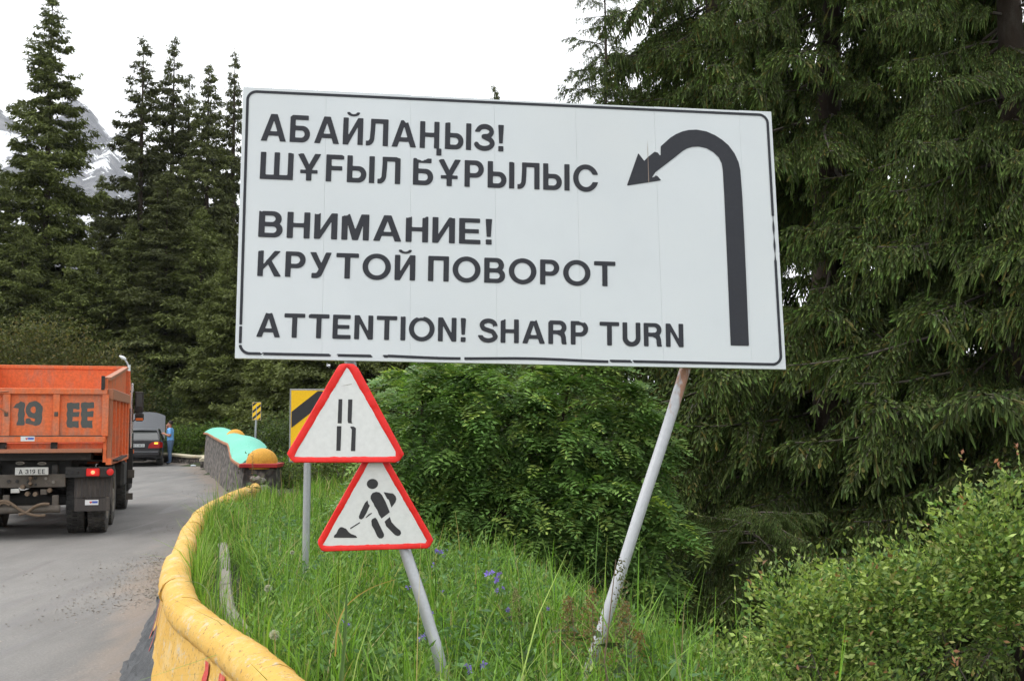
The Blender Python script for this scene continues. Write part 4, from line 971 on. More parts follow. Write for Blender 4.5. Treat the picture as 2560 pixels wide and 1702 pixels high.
for nm, x0, y0, x1_, y1_, mt in (('socket_box', 92, 1120, 170, 1158, M['plate']), ('valve', 350, 1125, 408, 1172, M['dustmetal']), ('bracket', 20, 1175, 82, 1300, M['dustmetal']), ('bracket', 450, 1175, 510, 1300, M['dustmetal'])):
    a = tuv(x0, y1_, 0); b = tuv(x1_, y0, 0); tb(nm, ((a[0] + b[0]) / 2, .03, (a[1] + b[1]) / 2), (b[0] - a[0], .06, b[1] - a[1]), mt)
for (x, y) in ((195, 1105), (430, 1135), (235, 1165), (305, 1168)):
    a = tuv(x, y, 0); MB().tube([(a[0], .06, a[1]), (a[0], -.02, a[1])], [.04, .032], 10).build('air_coupling', M['hose'], truck, smooth=True)
a = tuv(-20, 1305, .0); b = tuv(510, 1305, 0); zz_ = a[1]
MB().tube([(-b[0] - .05, .0, zz_), (b[0] + .02, .0, zz_)], .062, 14).build('bumper_bar', M['dustmetal'], truck, smooth=True)
def hose(pts, r): MB().tube(smooth_pts([(lambda q_: (q_[0], -.07, q_[1]))(tuv(x, y, 0)) for x, y in pts], 4), r, 8).build('air_hose', M['hose'], truck, smooth=True)
hose([(-60, 1240), (0, 1228), (60, 1225), (110, 1250), (180, 1300), (240, 1330), (330, 1350), (400, 1345)], .022); hose([(-60, 1300), (30, 1240), (90, 1260)], .018); hose([(170, 1340), (240, 1320), (300, 1275), (370, 1250), (435, 1250)], .022)
# number plate with its lamps
a = tuv(130, 1002, -.02); b = tuv(423, 932, -.02); plt = tb('number_plate', ((a[0] + b[0]) / 2, -.02, (a[1] + b[1]) / 2), (b[0] - a[0], .012, b[1] - a[1]), M['plate'])
ink = Ink()
def set_text(ink, txt, a, b, yo, res):
    """digits and letters between two corner points on a plate"""
    cap = b[1] - a[1]; adv = []; t = 0
    for ch in txt:
        adv.append(t); t += (.42 if ch == ' ' else DG.get(ch, G.get(ch))[1] + .2)
    sx = (b[0] - a[0]) / (t * cap - .2 * cap)
    for k, ch in enumerate(txt):
        if ch == ' ': continue
        g, w = DG.get(ch, G.get(ch)); ink.put(g, -.1, -.1, w + .1, 1.1, res / cap, to=lambda x, z, o_=adv[k]: (a[0] + (o_ + x) * cap * sx, yo, a[1] + z * cap))
DG = {'1': (U(rect(.25, 0, .43, 1), poly((.25, 1), (.05, .78), (.05, .66), (.25, .80))), .48), '3': (Z_, .76), '9': (U(S(ell(.36, .68, .36, .33), ell(.36, .68, .17, .17)), S(path([(.62, .65), (.60, .40), (.45, .12), (.12, .08)], .18), rect(-1, .7, 2, 2))), .74), '0': (S(ell(.36, .5, .36, .52), ell(.36, .5, .18, .34)), .72),
      '8': (S(U(ell(.36, .27, .36, .29), ell(.36, .74, .33, .27)), ell(.36, .27, .17, .14), ell(.36, .74, .15, .12)), .72), '5': (U(rect(.08, .82, .68, 1), rect(.08, .5, .26, 1), S(path(arc(.36, .31, .26, .23, 120, -150, 12), .18))), .72)}
a2 = tuv(162, 992, -.027); b2 = tuv(392, 950, -.027); set_text(ink, 'A 319 EE', a2, b2, -.0275, .004); ink.build('plate_text', M['ink'], plt)
for x, y in ((178, 897), (368, 900)):
    c = tuv(x, y, 0); MB().lathe([(.0, .0), (.05, .01), (.055, .03), (.04, .05)], 12, Matrix.Translation((c[0], .0, c[1])) @ Matrix.Rotation(R(90), 4, 'X') @ Matrix.Diagonal((1.2, .5, 1, 1))).build('plate_lamp', M['rim'], truck, smooth=True)
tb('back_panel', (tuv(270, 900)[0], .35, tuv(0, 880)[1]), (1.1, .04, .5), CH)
# lamps, flaps, wheels
def lampbar(sx):
    zl = tuv(800, 975)[1]; xa, xb = tuv(570, 975)[0], tuv(985, 975)[0]
    bar = tb('lamp_bar', (sx * (xa + xb) / 2, .02, zl), (xb - xa, .05, .16), CH)
    a, b = tuv(752, 1000)[0], tuv(870, 950)[0]
    tb('tail_lamp', (sx * (a + b) / 2, -.03, zl), (b - a, .06, .12), M['lamp_glow'] if sx > 0 else M['lamp_red'], bar, .012)
    if sx > 0: MB().lathe([(.0, .035), (.022, .025), (.03, .0)], 14, Matrix.Translation((tuv(812, 975)[0], -.06, zl)) @ Matrix.Rotation(R(90), 4, 'X')).build('lit_bulb', M['lamp_lit'], bar, smooth=True)
    e = tuv(960, 978)[0]; MB().lathe([(.0, .02), (.045, .015), (.055, 0)], 14, Matrix.Translation((sx * e, -.01, zl)) @ Matrix.Rotation(R(90), 4, 'X')).build('reflector', M['lamp_glow'] if sx > 0 else M['lamp_red'], bar, smooth=True)
    for x in (585, 630, 678): tb('switch_box', (sx * tuv(x, 970)[0], -.01, zl), (.03, .02, .04), M['ink'], bar)
    a = tuv(640, 1200); b = tuv(978, 1010); fl = MB()
    n = 24
    V = []
    for i in range(n + 1):
        x = a[0] + (b[0] - a[0]) * i / n; V += [(sx * x, .10 + .012 * math.sin(i * 2.1), b[1]), (sx * x, .06 + .012 * math.sin(i * 2.1), a[1])]
    fl.add(V, [(2 * i, 2 * i + 1, 2 * i + 3, 2 * i + 2) for i in range(n)]); V2 = [(v[0], v[1] + .015, v[2]) for v in V]; fl.add(V2, [(2 * i, 2 * i + 2, 2 * i + 3, 2 * i + 1) for i in range(n)])
    f_ = fl.build('mud_flap', M['flap'], truck, smooth=True); a = tuv(643, 1320); b = tuv(960, 1200)
    tb('flap_panel', (sx * (a[0] + b[0]) / 2, .045, (a[1] + b[1]) / 2), (b[0] - a[0], .012, b[1] - a[1]), M['flap'], f_)
    if sx > 0: sticker(f_, 740, 1215, 858, 1262, .037)
lampbar(1); lampbar(-1)
def wheel(name, x, y, r=.52, w=.27, side=1, dual=False):
    t = MB(); prof = [(r * .56, -w * .38), (r * .62, -w * .5), (r * .86, -w * .52), (r * .965, -w * .46), (r * .985, -w * .36), (r * .985, w * .36), (r * .965, w * .46), (r * .86, w * .52), (r * .62, w * .5), (r * .56, w * .38)]
    Mx = Matrix.Translation((x, y, r)) @ Matrix.Rotation(R(90), 4, 'Y'); t.lathe(prof, 48, Mx)
    for k in range(44):     # tread lugs
        a = 2 * PI * k / 44
        for (o, s_) in ((-w * .30, .10), (w * .30, .10), (0, .09), (-w * .15, .05), (w * .15, .05)):
            ang = a + (.07 if abs(o) < .01 else 0) + (PI / 44 if abs(o) < w * .2 and o else 0); c = Matrix.Rotation(ang, 4, 'Z') @ Vector((r * .992, 0, o)); t.box(Mx @ c, (.022, .045, s_ * .9), M4=Matrix.Rotation(R(90), 4, 'Y') @ Matrix.Rotation(ang, 4, 'Z'))
    o = t.build(name, M['rubber'], truck, smooth=True, angle=35)
    rm = MB(); d = side; pf = [(r * .575, d * w * .42), (r * .60, d * w * .49), (r * .55, d * w * .47), (r * .53, d * w * .1), (r * .30, -d * w * .25 if dual else d * w * .12), (r * .27, d * w * .35), (r * .14, d * w * .5), (.005, d * w * .5)]
    rm.lathe(pf, 32, Mx); rim = rm.build('rim', M['rim'], o, smooth=True, angle=40)
    for k in range(10):
        a = 2 * PI * k / 10; c = Vector((r * .40 * math.cos(a), r * .40 * math.sin(a), d * w * .12)); t2 = MB(); t2.tube([Mx @ c, Mx @ (c + Vector((0, 0, d * .04)))], .016, 6); 
    return o
for sx in (1, -1):
    ax = [(.93, .62), (.93, 1.96)]
    for (xx, yy) in ax:
        xo = sx * (xr - .155); xi = sx * (xr - .155 - .32)
        wheel('wheel', xo, yy + .25, side=sx); wheel('wheel', xi, yy + .25, side=sx)
    wheel('wheel', sx * 1.06, 5.55, side=sx)
for yy in (.87, 2.21, 5.55): MB().tube([(-.8, yy, .52), (-.3, yy, .52), (0, yy, .52), (.3, yy, .52), (.8, yy, .52)], [.07, .09, .19, .09, .07], 12).build('axle', CH, truck, smooth=True)
tb('fuel_tank', (.98, 4.2, .78), (.5, .95, .5), CH, ch=.06); tb('tool_box', (-.98, 4.2, .78), (.5, .9, .45), CH, ch=.03)
tb('mudguard', (1.03, 1.5, 1.17), (.62, 2.4, .03), CH); tb('mudguard', (-1.03, 1.5, 1.17), (.62, 2.4, .03), CH)
# cab ahead of the body, mirror out on its arm
m = MB(); m.prism([(-1.2, .95), (1.2, .95), (1.22, 1.9), (1.14, 2.72), (-1.14, 2.72), (-1.22, 1.9)], 4.95, 6.75); cab = m.build('cab', OR, truck)
tb('rear_window', (0, 4.935, 2.25), (1.5, .01, .45), M['glass'], cab); tb('step', (1.12, 5.9, .62), (.25, .9, .5), CH, cab, .03)
tb('front_mudguard', (1.16, 5.5, 1.10), (.2, 1.2, .12), CH, cab, .04); tb('side_marker_lamp', (1.31, 5.02, tuv(1130, 795, 5.0)[1]), (.05, .03, .075), M['lamp_orange'], cab)
tb('door_edge_strip', (1.24, 5.6, 1.6), (.02, 1.1, .9), flat('dark_red_door', (0.2, 0.03, 0.025), .4), cab)
tb('step_board', (1.29, 4.98, tuv(1095, 990, 5)[1]), (.13, .04, .16), M['dustmetal'], truck); tb('step_board', (1.27, 4.98, tuv(1095, 1185, 5)[1]), (.13, .04, .13), M['dustmetal'], truck)
tb('side_guard', (1.24, 5.02, 1.05), (.16, .05, 1.0), CH, truck); tb('cab_back_post', (xr + .1, 4.9, 1.9), (.04, .05, 1.3), M['chrome'], truck, .01)
mc = at_y(348, 1005, TO.y + 5.3 * math.cos(TH)); im = Matrix.Translation(TO) @ Matrix.Rotation(TH, 4, 'Z'); ml = im.inverted() @ mc
mt_ = at_y(350, 985, mc.y).z - at_y(350, 1030, mc.y).z
mir = MB().box((ml.x, ml.y, ml.z), (.17, .06, mt_ + .06), ch=.02).build('mirror', CH, truck)
MB().box((ml.x + .012, ml.y - .01, ml.z - mt_ * .55 - .10), (.17, .07, .17), ch=.03).build('wide_angle_mirror', CH, mir); MB().box((ml.x + .012, ml.y - .048, ml.z - mt_ * .55 - .145), (.14, .01, .05), ch=.004).build('orange_reflection', M['lamp_orange'], mir)
MB().box((ml.x, ml.y - .034, ml.z + .03), (.10, .01, mt_ * .7), ch=.004).build('mirror_glass', M['glass'], mir)
MB().tube([(1.2, ml.y + .1, ml.z - .45), (ml.x - .02, ml.y + .03, ml.z - .32), (ml.x, ml.y + .03, ml.z + .2), (1.18, ml.y + .1, ml.z + .22)], .014, 6).build('mirror_arm', CH, mir)

# ------------------------------------------------------------------ black saloon with its bonnet raised
CT = R(13.5); cY = 43.0; cc = at_y(342, 1165, cY)
CO = Vector((cc.x, cY, .02)); car = empty('car', tuple(CO), CT); tag(car, 'black saloon car with its bonnet raised, stopped on the road beyond the truck', 'car')
def loft(secs, name, mat, parent, smooth=True, angle=45, ends=True):
    """secs: list of (y, [(x,z)...] right half from bottom to top) mirrored"""
    V = []; k = None
    for y, hp in secs:
        ring = [(x, z) for x, z in hp] + [(-x, z) for x, z in hp[::-1]]
        k = len(ring); V += [(x, y, z) for x, z in ring]
    F = [(i * k + j, i * k + (j + 1) % k, (i + 1) * k + (j + 1) % k, (i + 1) * k + j) for i in range(len(secs) - 1) for j in range(k)]
    if ends: F += [tuple(range(k)), tuple(range((len(secs) - 1) * k, len(secs) * k))[::-1]]
    return MB().add(V, F).build(name, mat, parent, smooth=smooth, angle=angle)
def bs(w, zb_, zt_, belt): return [(w * .86, zb_), (w * .97, zb_ + .06), (w, zb_ + .25), (w * .995, belt), (w * .93, zt_ - .03), (w * .80, zt_), (w * .3, zt_ + .012)]
body = loft([(0.0, bs(.80, .36, .98, .82)), (.05, bs(.86, .30, 1.01, .84)), (.2, bs(.90, .27, 1.02, .86)), (.8, bs(.925, .22, 1.01, .86)), (1.2, bs(.93, .2, 1.0, .87)), (2.5, bs(.93, .2, .98, .86)), (3.6, bs(.93, .2, .93, .83)), (4.5, bs(.90, .22, .84, .74)), (4.9, bs(.84, .28, .74, .62)), (4.98, bs(.78, .34, .66, .55))], 'body', M['blackpaint'], car)
loft([(.98, [(.74, .98), (.73, 1.0)]), (1.25, [(.76, .98), (.70, 1.16)]), (1.62, [(.77, .98), (.63, 1.37), (.5, 1.40)][:2]), (2.6, [(.78, .96), (.64, 1.40)]), (3.05, [(.78, .95), (.62, 1.34)]), (3.75, [(.74, .92), (.70, .96)])], 'window_glass', M['glass'], car, angle=25)
m = MB(); V = []
for y, w, z in ((1.50, .60, 1.365), (1.75, .62, 1.415), (2.3, .63, 1.435), (2.8, .62, 1.42), (3.05, .58, 1.37)): V += [(-w, y, z - .03), (-w * .93, y, z + .005), (0, y, z + .02), (w * .93, y, z + .005), (w, y, z - .03)]
m.add(V, [(i * 5 + j, i * 5 + j + 1, (i + 1) * 5 + j + 1, (i + 1) * 5 + j) for i in range(4) for j in range(4)]); m.build('roof', M['bonnet'], body, smooth=True)
for sx in (1, -1):
    MB().tube([(sx * .755, .95, 1.0), (sx * .69, 1.3, 1.22), (sx * .62, 1.6, 1.40)], .035, 8).build('rear_pillar', M['blackpaint'], body, smooth=True)
    MB().tube([(sx * .62, 1.6, 1.40), (sx * .645, 2.3, 1.42), (sx * .60, 3.0, 1.37), (sx * .74, 3.7, .97)], .022, 6).build('roof_rail', M['chrome'], body, smooth=True)
    MB().tube([(sx * .78, 2.3, .97), (sx * .645, 2.3, 1.40)], .03, 6).build('middle_pillar', M['blackpaint'], body)
    m = MB(); m.add([(sx * .40, -.03, .70), (sx * .82, -.02, .70), (sx * .93, .10, .72), (sx * .93, .16, .92), (sx * .84, -.01, .95), (sx * .55, -.025, .93), (sx * .44, -.03, .84)] , [(0, 1, 4, 5, 6), (1, 2, 3, 4)]); m.build('tail_lamp', M['lamp_red'], body)
    if sx > 0: MB().box((.70, -.035, .885), (.14, .02, .07), ch=.015).build('indicator', M['lamp_amber'], body)
    MB().box((sx * .95, 3.35, 1.0), (.16, .09, .12), ch=.02).build('door_mirror', M['blackpaint'], body)
MB().box((0, -.03, .50), (1.66, .14, .20), ch=.03).build('bumper', M['blackpaint'], car); MB().box((0, -.105, .545), (1.55, .008, .02)).build('bumper_strip', M['bonnet'], car)
pl = MB().box((-.0, -.012, .80), (.54, .012, .115)).build('number_plate', M['plate_far'], body)
ink = Ink(); set_text(ink, 'A 815 BEO', (-.24, .765), (.24, .835), -.0195, .006); ink.build('plate_text', M['ink'], pl)
MB().lathe([(0, .012), (.04, .008), (.046, 0)], 18, Matrix.Translation((0, .04, .965)) @ Matrix.Rotation(R(70), 4, 'X')).build('badge', M['chrome'], body, smooth=True)
for k, x in enumerate((.50, .56, .62)): MB().box((x, .022, .955), (.035, .006, .04)).build('model_figure', M['chrome'], body)
# bonnet standing up on its rear hinges
V = []; n = 12
for j in range(7):
    t = j / 6
    for i in range(n + 1):
        x = -1 + 2 * i / n; w = .76 - .03 * t; arch = (1 - abs(x) ** 2.5) * .16 * t; V.append((x * w, 3.75 + .45 * t - .06 * (1 - x * x), .95 + (1.0 * t) + arch + .02))
F = [(j * (n + 1) + i, j * (n + 1) + i + 1, (j + 1) * (n + 1) + i + 1, (j + 1) * (n + 1) + i) for j in range(6) for i in range(n)]
b0 = len(V); V += [(v[0], v[1] + .03, v[2]) for v in V]; F += [tuple(b0 + q_ for q_ in f[::-1]) for f in F]
MB().add(V, F).build('bonnet', M['bonnet'], car, smooth=True)
for x in (-.35, .35): MB().tube([(x * .8, 3.735, 1.0), (x * 1.25, 4.18, 2.02)], .012, 5).build('bonnet_crease', M['bonnet'], car)
def cwheel(x, y, s_):
    Mx = Matrix.Translation((x, y, .32)) @ Matrix.Rotation(R(90), 4, 'Y'); r = .32; w = .235
    o = MB().lathe([(r * .6, -w / 2), (r * .93, -w / 2), (r, -w * .4), (r, w * .4), (r * .93, w / 2), (r * .6, w / 2)], 32, Mx).build('wheel', M['rubber'], car, smooth=True)
    MB().lathe([(r * .62, s_ * w * .5), (r * .5, s_ * w * .35), (r * .2, s_ * w * .45), (.003, s_ * w * .45)], 24, Mx).build('rim', M['rim'], o, smooth=True)
for sx in (1, -1): cwheel(sx * .79, .98, sx); cwheel(sx * .79, 3.95, sx)
MB().box((0, .9, .23), (.5, 1.2, .12), ch=.02).build('exhaust_box', CH, car)

# ------------------------------------------------------------------ man standing beside the car
mY = 44.6; mp = at_y(425, 1158, mY); MO = Vector((mp.x, mY, 0.02))
man = empty('person', tuple(MO), R(0)); tag(man, 'man in light blue polo shirt and jeans standing by the black car, hand at mouth', 'person')
J = {'pelvis': (0, 0, .95, .125, .10), 'waist': (-.01, 0, 1.08, .13, .10), 'chest': (-.02, 0, 1.28, .155, .115), 'up': (-.01, 0, 1.42, .10, .085), 'neck': (-.02, 0, 1.49, .055, .055), 'chin': (-.045, -.0, 1.555, .062, .062), 'head': (-.035, 0, 1.65, .088, .078), 'crown': (-.02, 0, 1.725, .055, .05), 'nose': (-.12, 0, 1.62, .017, .017),
     'shR': (.0, -.17, 1.40, .06, .06), 'elR': (.06, -.25, 1.14, .045, .045), 'wrR': (-.16, -.20, 1.22, .032, .032), 'haR': (-.24, -.17, 1.26, .036, .022), 'shL': (-.02, .17, 1.40, .06, .06), 'elL': (-.13, .25, 1.18, .045, .045), 'wrL': (-.19, .10, 1.42, .031, .031), 'haL': (-.165, .05, 1.53, .034, .024),
     'hiR': (.02, -.095, .88, .095, .095), 'knR': (.0, -.10, .50, .062, .062), 'anR': (.03, -.10, .10, .045, .045), 'toR': (-.12, -.12, .04, .04, .032), 'hiL': (-.01, .095, .88, .095, .095), 'knL': (-.05, .11, .50, .062, .062), 'anL': (-.03, .12, .10, .045, .045), 'toL': (-.17, .12, .04, .04, .032)}
for s_, hx_ in (('R', (-.24, -.17, 1.26)), ('L', (-.165, .05, 1.53))):
    for k, (dx, dy, dz) in enumerate(((-.075, .02, .02), (-.082, .005, .0), (-.078, -.01, -.015), (-.06, -.02, -.03), (-.02, .04, .035))):
        if s_ == 'L': dx, dz = dx * .5, abs(dz) + .035 + .005 * k
        J['f%s%d' % (s_, k)] = (hx_[0] + dx, hx_[1] + dy, hx_[2] + dz, .0095, .0095)
EG = [('pelvis', 'waist'), ('waist', 'chest'), ('chest', 'up'), ('up', 'neck'), ('neck', 'chin'), ('chin', 'head'), ('head', 'crown'), ('head', 'nose'), ('up', 'shR'), ('shR', 'elR'), ('elR', 'wrR'), ('wrR', 'haR'), ('up', 'shL'), ('shL', 'elL'), ('elL', 'wrL'), ('wrL', 'haL'),
      ('pelvis', 'hiR'), ('hiR', 'knR'), ('knR', 'anR'), ('anR', 'toR'), ('pelvis', 'hiL'), ('hiL', 'knL'), ('knL', 'anL'), ('anL', 'toL')] + [('haR', 'fR%d' % k) for k in range(5)] + [('haL', 'fL%d' % k) for k in range(5)]
ks = list(J); me = bpy.data.meshes.new('body'); me.from_pydata([J[k][:3] for k in ks], [(ks.index(a), ks.index(b)) for a, b in EG], [])
tmp = bpy.data.objects.new('body', me); col.objects.link(tmp); bpy.context.view_layer.objects.active = tmp; bpy.ops.mesh.customdata_skin_add(); tmp.modifiers.new('s', 'SKIN')
TK = 1.3
for i, k in enumerate(ks): me.skin_vertices[0].data[i].radius = [q_ * (TK if k[0] != 'f' else 1) for q_ in J[k][3:5]]; me.skin_vertices[0].data[i].use_root = (k == 'pelvis')
sb = tmp.modifiers.new('d', 'SUBSURF'); sb.levels = 2; sb.render_levels = 2
dg = bpy.context.evaluated_depsgraph_get(); bm_ = bpy.data.meshes.new_from_object(tmp.evaluated_get(dg)); bpy.data.objects.remove(tmp)
bm_.materials.clear()
for k in ('skin', 'shirt', 'jeans', 'shoe'): bm_.materials.append(M[k])
for p in bm_.polygons:
    c = p.center; i = 1
    if c.z < .085: i = 3
    elif c.z < .99: i = 2
    elif c.z > 1.475: i = 0
    else:
        for a, b in (('shR', 'elR'), ('elR', 'wrR'), ('wrR', 'haR'), ('shL', 'elL'), ('elL', 'wrL'), ('wrL', 'haL')):
            A, B = Vector(J[a][:3]), Vector(J[b][:3]); t = max(0, min(1, (c - A).dot(B - A) / (B - A).length_squared)); dd = (c - A - (B - A) * t).length
            if dd < .075 and (a[:2] != 'sh' or t > .72) and abs(c.y) > .14 or (dd < .05 and c.x < -.15): i = 0
    p.material_index = i; p.use_smooth = True
pb = link('body', bm_, man)
m = MB(); m.lathe([(.01, -.03), (.088, -.02), (.098, .03), (.085, .075), (.05, .10), (.005, .108)], 16, Matrix.Translation((-.012, 0, 1.66)) @ Matrix.Rotation(R(18), 4, 'Y')); m.build('hair', M['hair'], man, smooth=True)
m = MB()
for s_ in (1, -1): m.lathe([(0, .008), (.009, .004), (.01, 0)], 8, Matrix.Translation((-.108, s_ * .03, 1.66)) @ Matrix.Rotation(R(-90), 4, 'Y'))
m.build('eyes', M['hair'], man)
m = MB()
for s_ in (1, -1): m.lathe([(.0, .012), (.02, .01), (.028, 0)], 8, Matrix.Translation((-.03, s_ * .078, 1.635)) @ Matrix.Rotation(R(-90 * s_), 4, 'X') @ Matrix.Diagonal((.8, 1.2, 1, 1)))
m.build('ears', M['skin'], man)
# ------------------------------------------------------------------ leaves and needles, many at a time
def nrm(a): return a / (np.linalg.norm(a, axis=-1, keepdims=True) + 1e-9)
def rvec(r, n): return nrm(r.normal(size=(n, 3)))
class Leaves:
    def __init__(s): s.V = []; s.T = []; s.C = []; s.n = 0
    def put(s, V, T, C):
        s.V.append(V); s.T.append(T + s.n); s.C.append(C); s.n += len(V)
    def kites(s, P, D, L, W, C, r, fold=.25, side=None, tip=None, mid=.45):
        """leaf blades: point P, direction D, length L, width W, colour C; folded along the midrib"""
        n = len(P); D = nrm(D); S_ = side if side is not None else nrm(np.cross(D, rvec(r, n))); N = np.cross(D, S_)
        a = P; b = P + D * (L * mid)[:, None] + S_ * (W / 2)[:, None] + N * (W * fold)[:, None]
        c = P + D * (L * mid)[:, None] - S_ * (W / 2)[:, None] + N * (W * fold)[:, None]; d = P + D * L[:, None]
        V = np.stack([a, b, d, c], 1).reshape(-1, 3); i = np.arange(n)[:, None] * 4
        T = np.concatenate([i + [0, 1, 2], i + [0, 2, 3]]); tc = C if tip is None else tip
        s.put(V, T, np.stack([C, C, tc, C], 1).reshape(-1, 3))
    def twigs(s, P, D, L, W, droop, C, tip, r, nseg=4, planes=2):
        """needle-clad shoots: crossed strips with a toothed outline"""
        n = len(P); D = nrm(D); t = np.linspace(0, 1, nseg + 1); sp = P[:, None] + D[:, None] * (L[:, None] * t)[..., None]
        sp[..., 2] -= (droop * L)[:, None] * t ** 2
        S_ = nrm(np.cross(D, rvec(r, n)) + 1e-6); T_ = nrm(np.cross(D, S_)); wt = np.where(np.arange(nseg + 1) % 2, 1.0, .42); wt[-1] = .25; wt[0] = .35
        for k in range(planes):
            q = S_ if k == 0 else T_; o = q[:, None] * (W[:, None] * wt * .5)[..., None]
            V = np.stack([sp + o, sp - o], 2).reshape(-1, 3); m = 2 * (nseg + 1); b = np.arange(n)[:, None, None] * m; j = np.arange(nseg)[None, :, None] * 2
            T = np.concatenate([(b + j + np.array([0, 1, 3])).reshape(-1, 3), (b + j + np.array([0, 3, 2])).reshape(-1, 3)])
            f = (t ** 3)[None, :, None]; c = C[:, None] * (1 - f) + tip[:, None] * f
            s.put(V, T, np.repeat(c, 2, 1).reshape(-1, 3))
    def tris(s): return sum(len(t) for t in s.T)
    def mesh(s, name, mat):
        return np_mesh(name, np.concatenate(s.V), np.concatenate(s.T), np.concatenate(s.C), mat)
def jit(r, c, n, amt=.25):
    c = np.array(c); return np.clip(c[None] * (1 + r.normal(0, amt, (n, 1))) * (1 + r.normal(0, amt * .25, (n, 3))), .003, .9)
def pick(r, cols, w, n):
    k = r.choice(len(cols), n, p=np.array(w) / sum(w)); return np.array(cols)[k] * (1 + r.normal(0, .18, (n, 1)))

# ------------------------------------------------------------------ the big near spruces: every bough is a part, sharing a few bough meshes
def bough_mesh(seed, L, sparse=1.0, bare=0.0):
    r = np.random.default_rng(seed); lv = Leaves(); wood = MB(); rr = random.Random(seed)
    def axis_pt(t, L, up=.0): return np.array([L * t * (1 - .06 * t), 0, L * (-.10 * t - .26 * t * t + .20 * t ** 3.2)])
    wob = r.normal(0, .025 * L, 8); tt = np.linspace(0, 1, 8)
    def ax(t): p = axis_pt(t, L); p[1] += np.interp(t, tt, np.cumsum(wob) * .6); return p
    wood.tube([ax(t) for t in np.linspace(0, 1, 9)], list(np.linspace(.032, .006, 9) * L / 3), 5)
    P, D, Ls, W, Dr = [], [], [], [], []
    def hang(p, dirn, amount, scale):
        for _ in range(amount):
            a = r.uniform(0, 6.28); d = np.array([math.cos(a), math.sin(a), 0]) * r.uniform(.05, .45) + dirn * .35 + np.array([0, 0, -r.uniform(.4, 1.2)])
            P.append(p + r.normal(0, .012, 3)); D.append(d); Ls.append(r.uniform(.05, .21) * scale); W.append(r.uniform(.016, .026)); Dr.append(r.uniform(.2, .9))
    nl = int(L / .072); ph = r.uniform(0, 6)
    for k in range(nl):
        t = .14 + .84 * k / nl
        cl = math.sin(k * .55 + ph) + .5 * math.sin(k * .23 + ph * 2)
        if r.random() < bare or (cl < -.35 and r.random() < .75): continue
        p = ax(t); tang = nrm(ax(min(1, t + .03)) - ax(t - .03)); side = np.cross([0, 0, 1], tang); sgn = 1 if k % 2 else -1
        ll = (L * .34 * (1 - t) ** .75 + .16) * r.uniform(.6, 1.1) * (1 + .28 * cl); d0 = nrm(tang * r.uniform(.5, .9) + side * sgn * r.uniform(.6, 1.0) + np.array([0, 0, r.uniform(-.15, .25) + .18 * cl]))
        n2 = max(2, int(ll / .080 * sparse)); q0 = p; pts = [p]
        for j in range(1, n2 + 1):
            u = j / n2; q_ = p + d0 * ll * u + np.array([0, 0, -ll * .55 * u * u]); pts.append(q_)
            dd = nrm(q_ - q0); q0 = q_
            sd = nrm(np.cross(dd, [0, 0, 1]))
            for s_ in (-1, 1):        # flat side shoots, bright at the tip
                P.append(q_); D.append(dd * .8 + sd * s_ * r.uniform(.5, .9) + np.array([0, 0, r.uniform(-.45, .1)])); Ls.append(r.uniform(.06, .13)); W.append(r.uniform(.018, .028)); Dr.append(r.uniform(.1, .5))
            hang(q_, dd, 3 if r.random() < sparse else 1, .8 + .6 * r.random() * (1 - t))
            for _ in range(2): P.append(q_ + r.normal(0, .03, 3)); D.append(rvec(r, 1)[0] + dd * .6 + [0, 0, -.4]); Ls.append(r.uniform(.05, .10)); W.append(r.uniform(.022, .034)); Dr.append(.3)
        if rr.random() < .6: wood.tube([pts[0], pts[len(pts) // 2], pts[-1]], [.007, .005, .002], 3, cap=False)
        P.append(pts[-1]); D.append(d0 + np.array([0, 0, -.5])); Ls.append(.13); W.append(.032); Dr.append(.2)
        for s_ in (0, 1): P.append(p); D.append(tang + rvec(r, 1)[0] * .6); Ls.append(.14); W.append(.03); Dr.append(.3)
        hang(p, tang, 1, 1.0)
    P, D, Ls, W, Dr = map(np.array, (P, D, Ls, W, Dr)); n = len(P)
    old = r.random(n) < .06
    hue = r.random(n)[:, None]; C = np.where(old[:, None], jit(r, (.11, .105, .022), n, .2), jit(r, (.042, .070, .014), n, .28) * (1 - hue) + jit(r, (.055, .066, .012), n, .28) * hue); tip = np.where(old[:, None], jit(r, (.15, .125, .03), n, .25), jit(r, (.15, .225, .055), n, .3))
    lv.twigs(P, D, Ls, W, Dr, C, tip, r, nseg=4)
    a = lv.mesh('branch', M['needle'])
    # the wood joined to the same mesh
    wm = bpy.data.meshes.new('w'); wm.from_pydata(wood.v, [], wood.f); wm.materials.append(M['twig'])
    return a, wm
import bmesh
def join_meshes(a, w, name):
    bm = bmesh.new(); bm.from_mesh(a); nv = len(bm.faces); bm.from_mesh(w); bm.faces.ensure_lookup_table()
    for f in bm.faces[nv:]: f.material_index = 1
    me = bpy.data.meshes.new(name); bm.to_mesh(me); bm.free(); me.materials.append(a.materials[0]); me.materials.append(w.materials[0])
    bpy.data.meshes.remove(a); bpy.data.meshes.remove(w); return me
boughs = [join_meshes(*bough_mesh(s_, L_q, sp_), 'branch') for s_, L_q, sp_ in ((1, 3.0, 1.0), (2, 2.6, 1.0), (3, 3.3, .9), (4, 2.3, 1.1), (5, 2.8, .8), (6, 3.1, 1.0), (7, 2.2, .9))]
bare_b = [join_meshes(*bough_mesh(s_, L_q, .6, .35), 'branch') for s_, L_q in ((11, 2.4), (12, 1.8))]
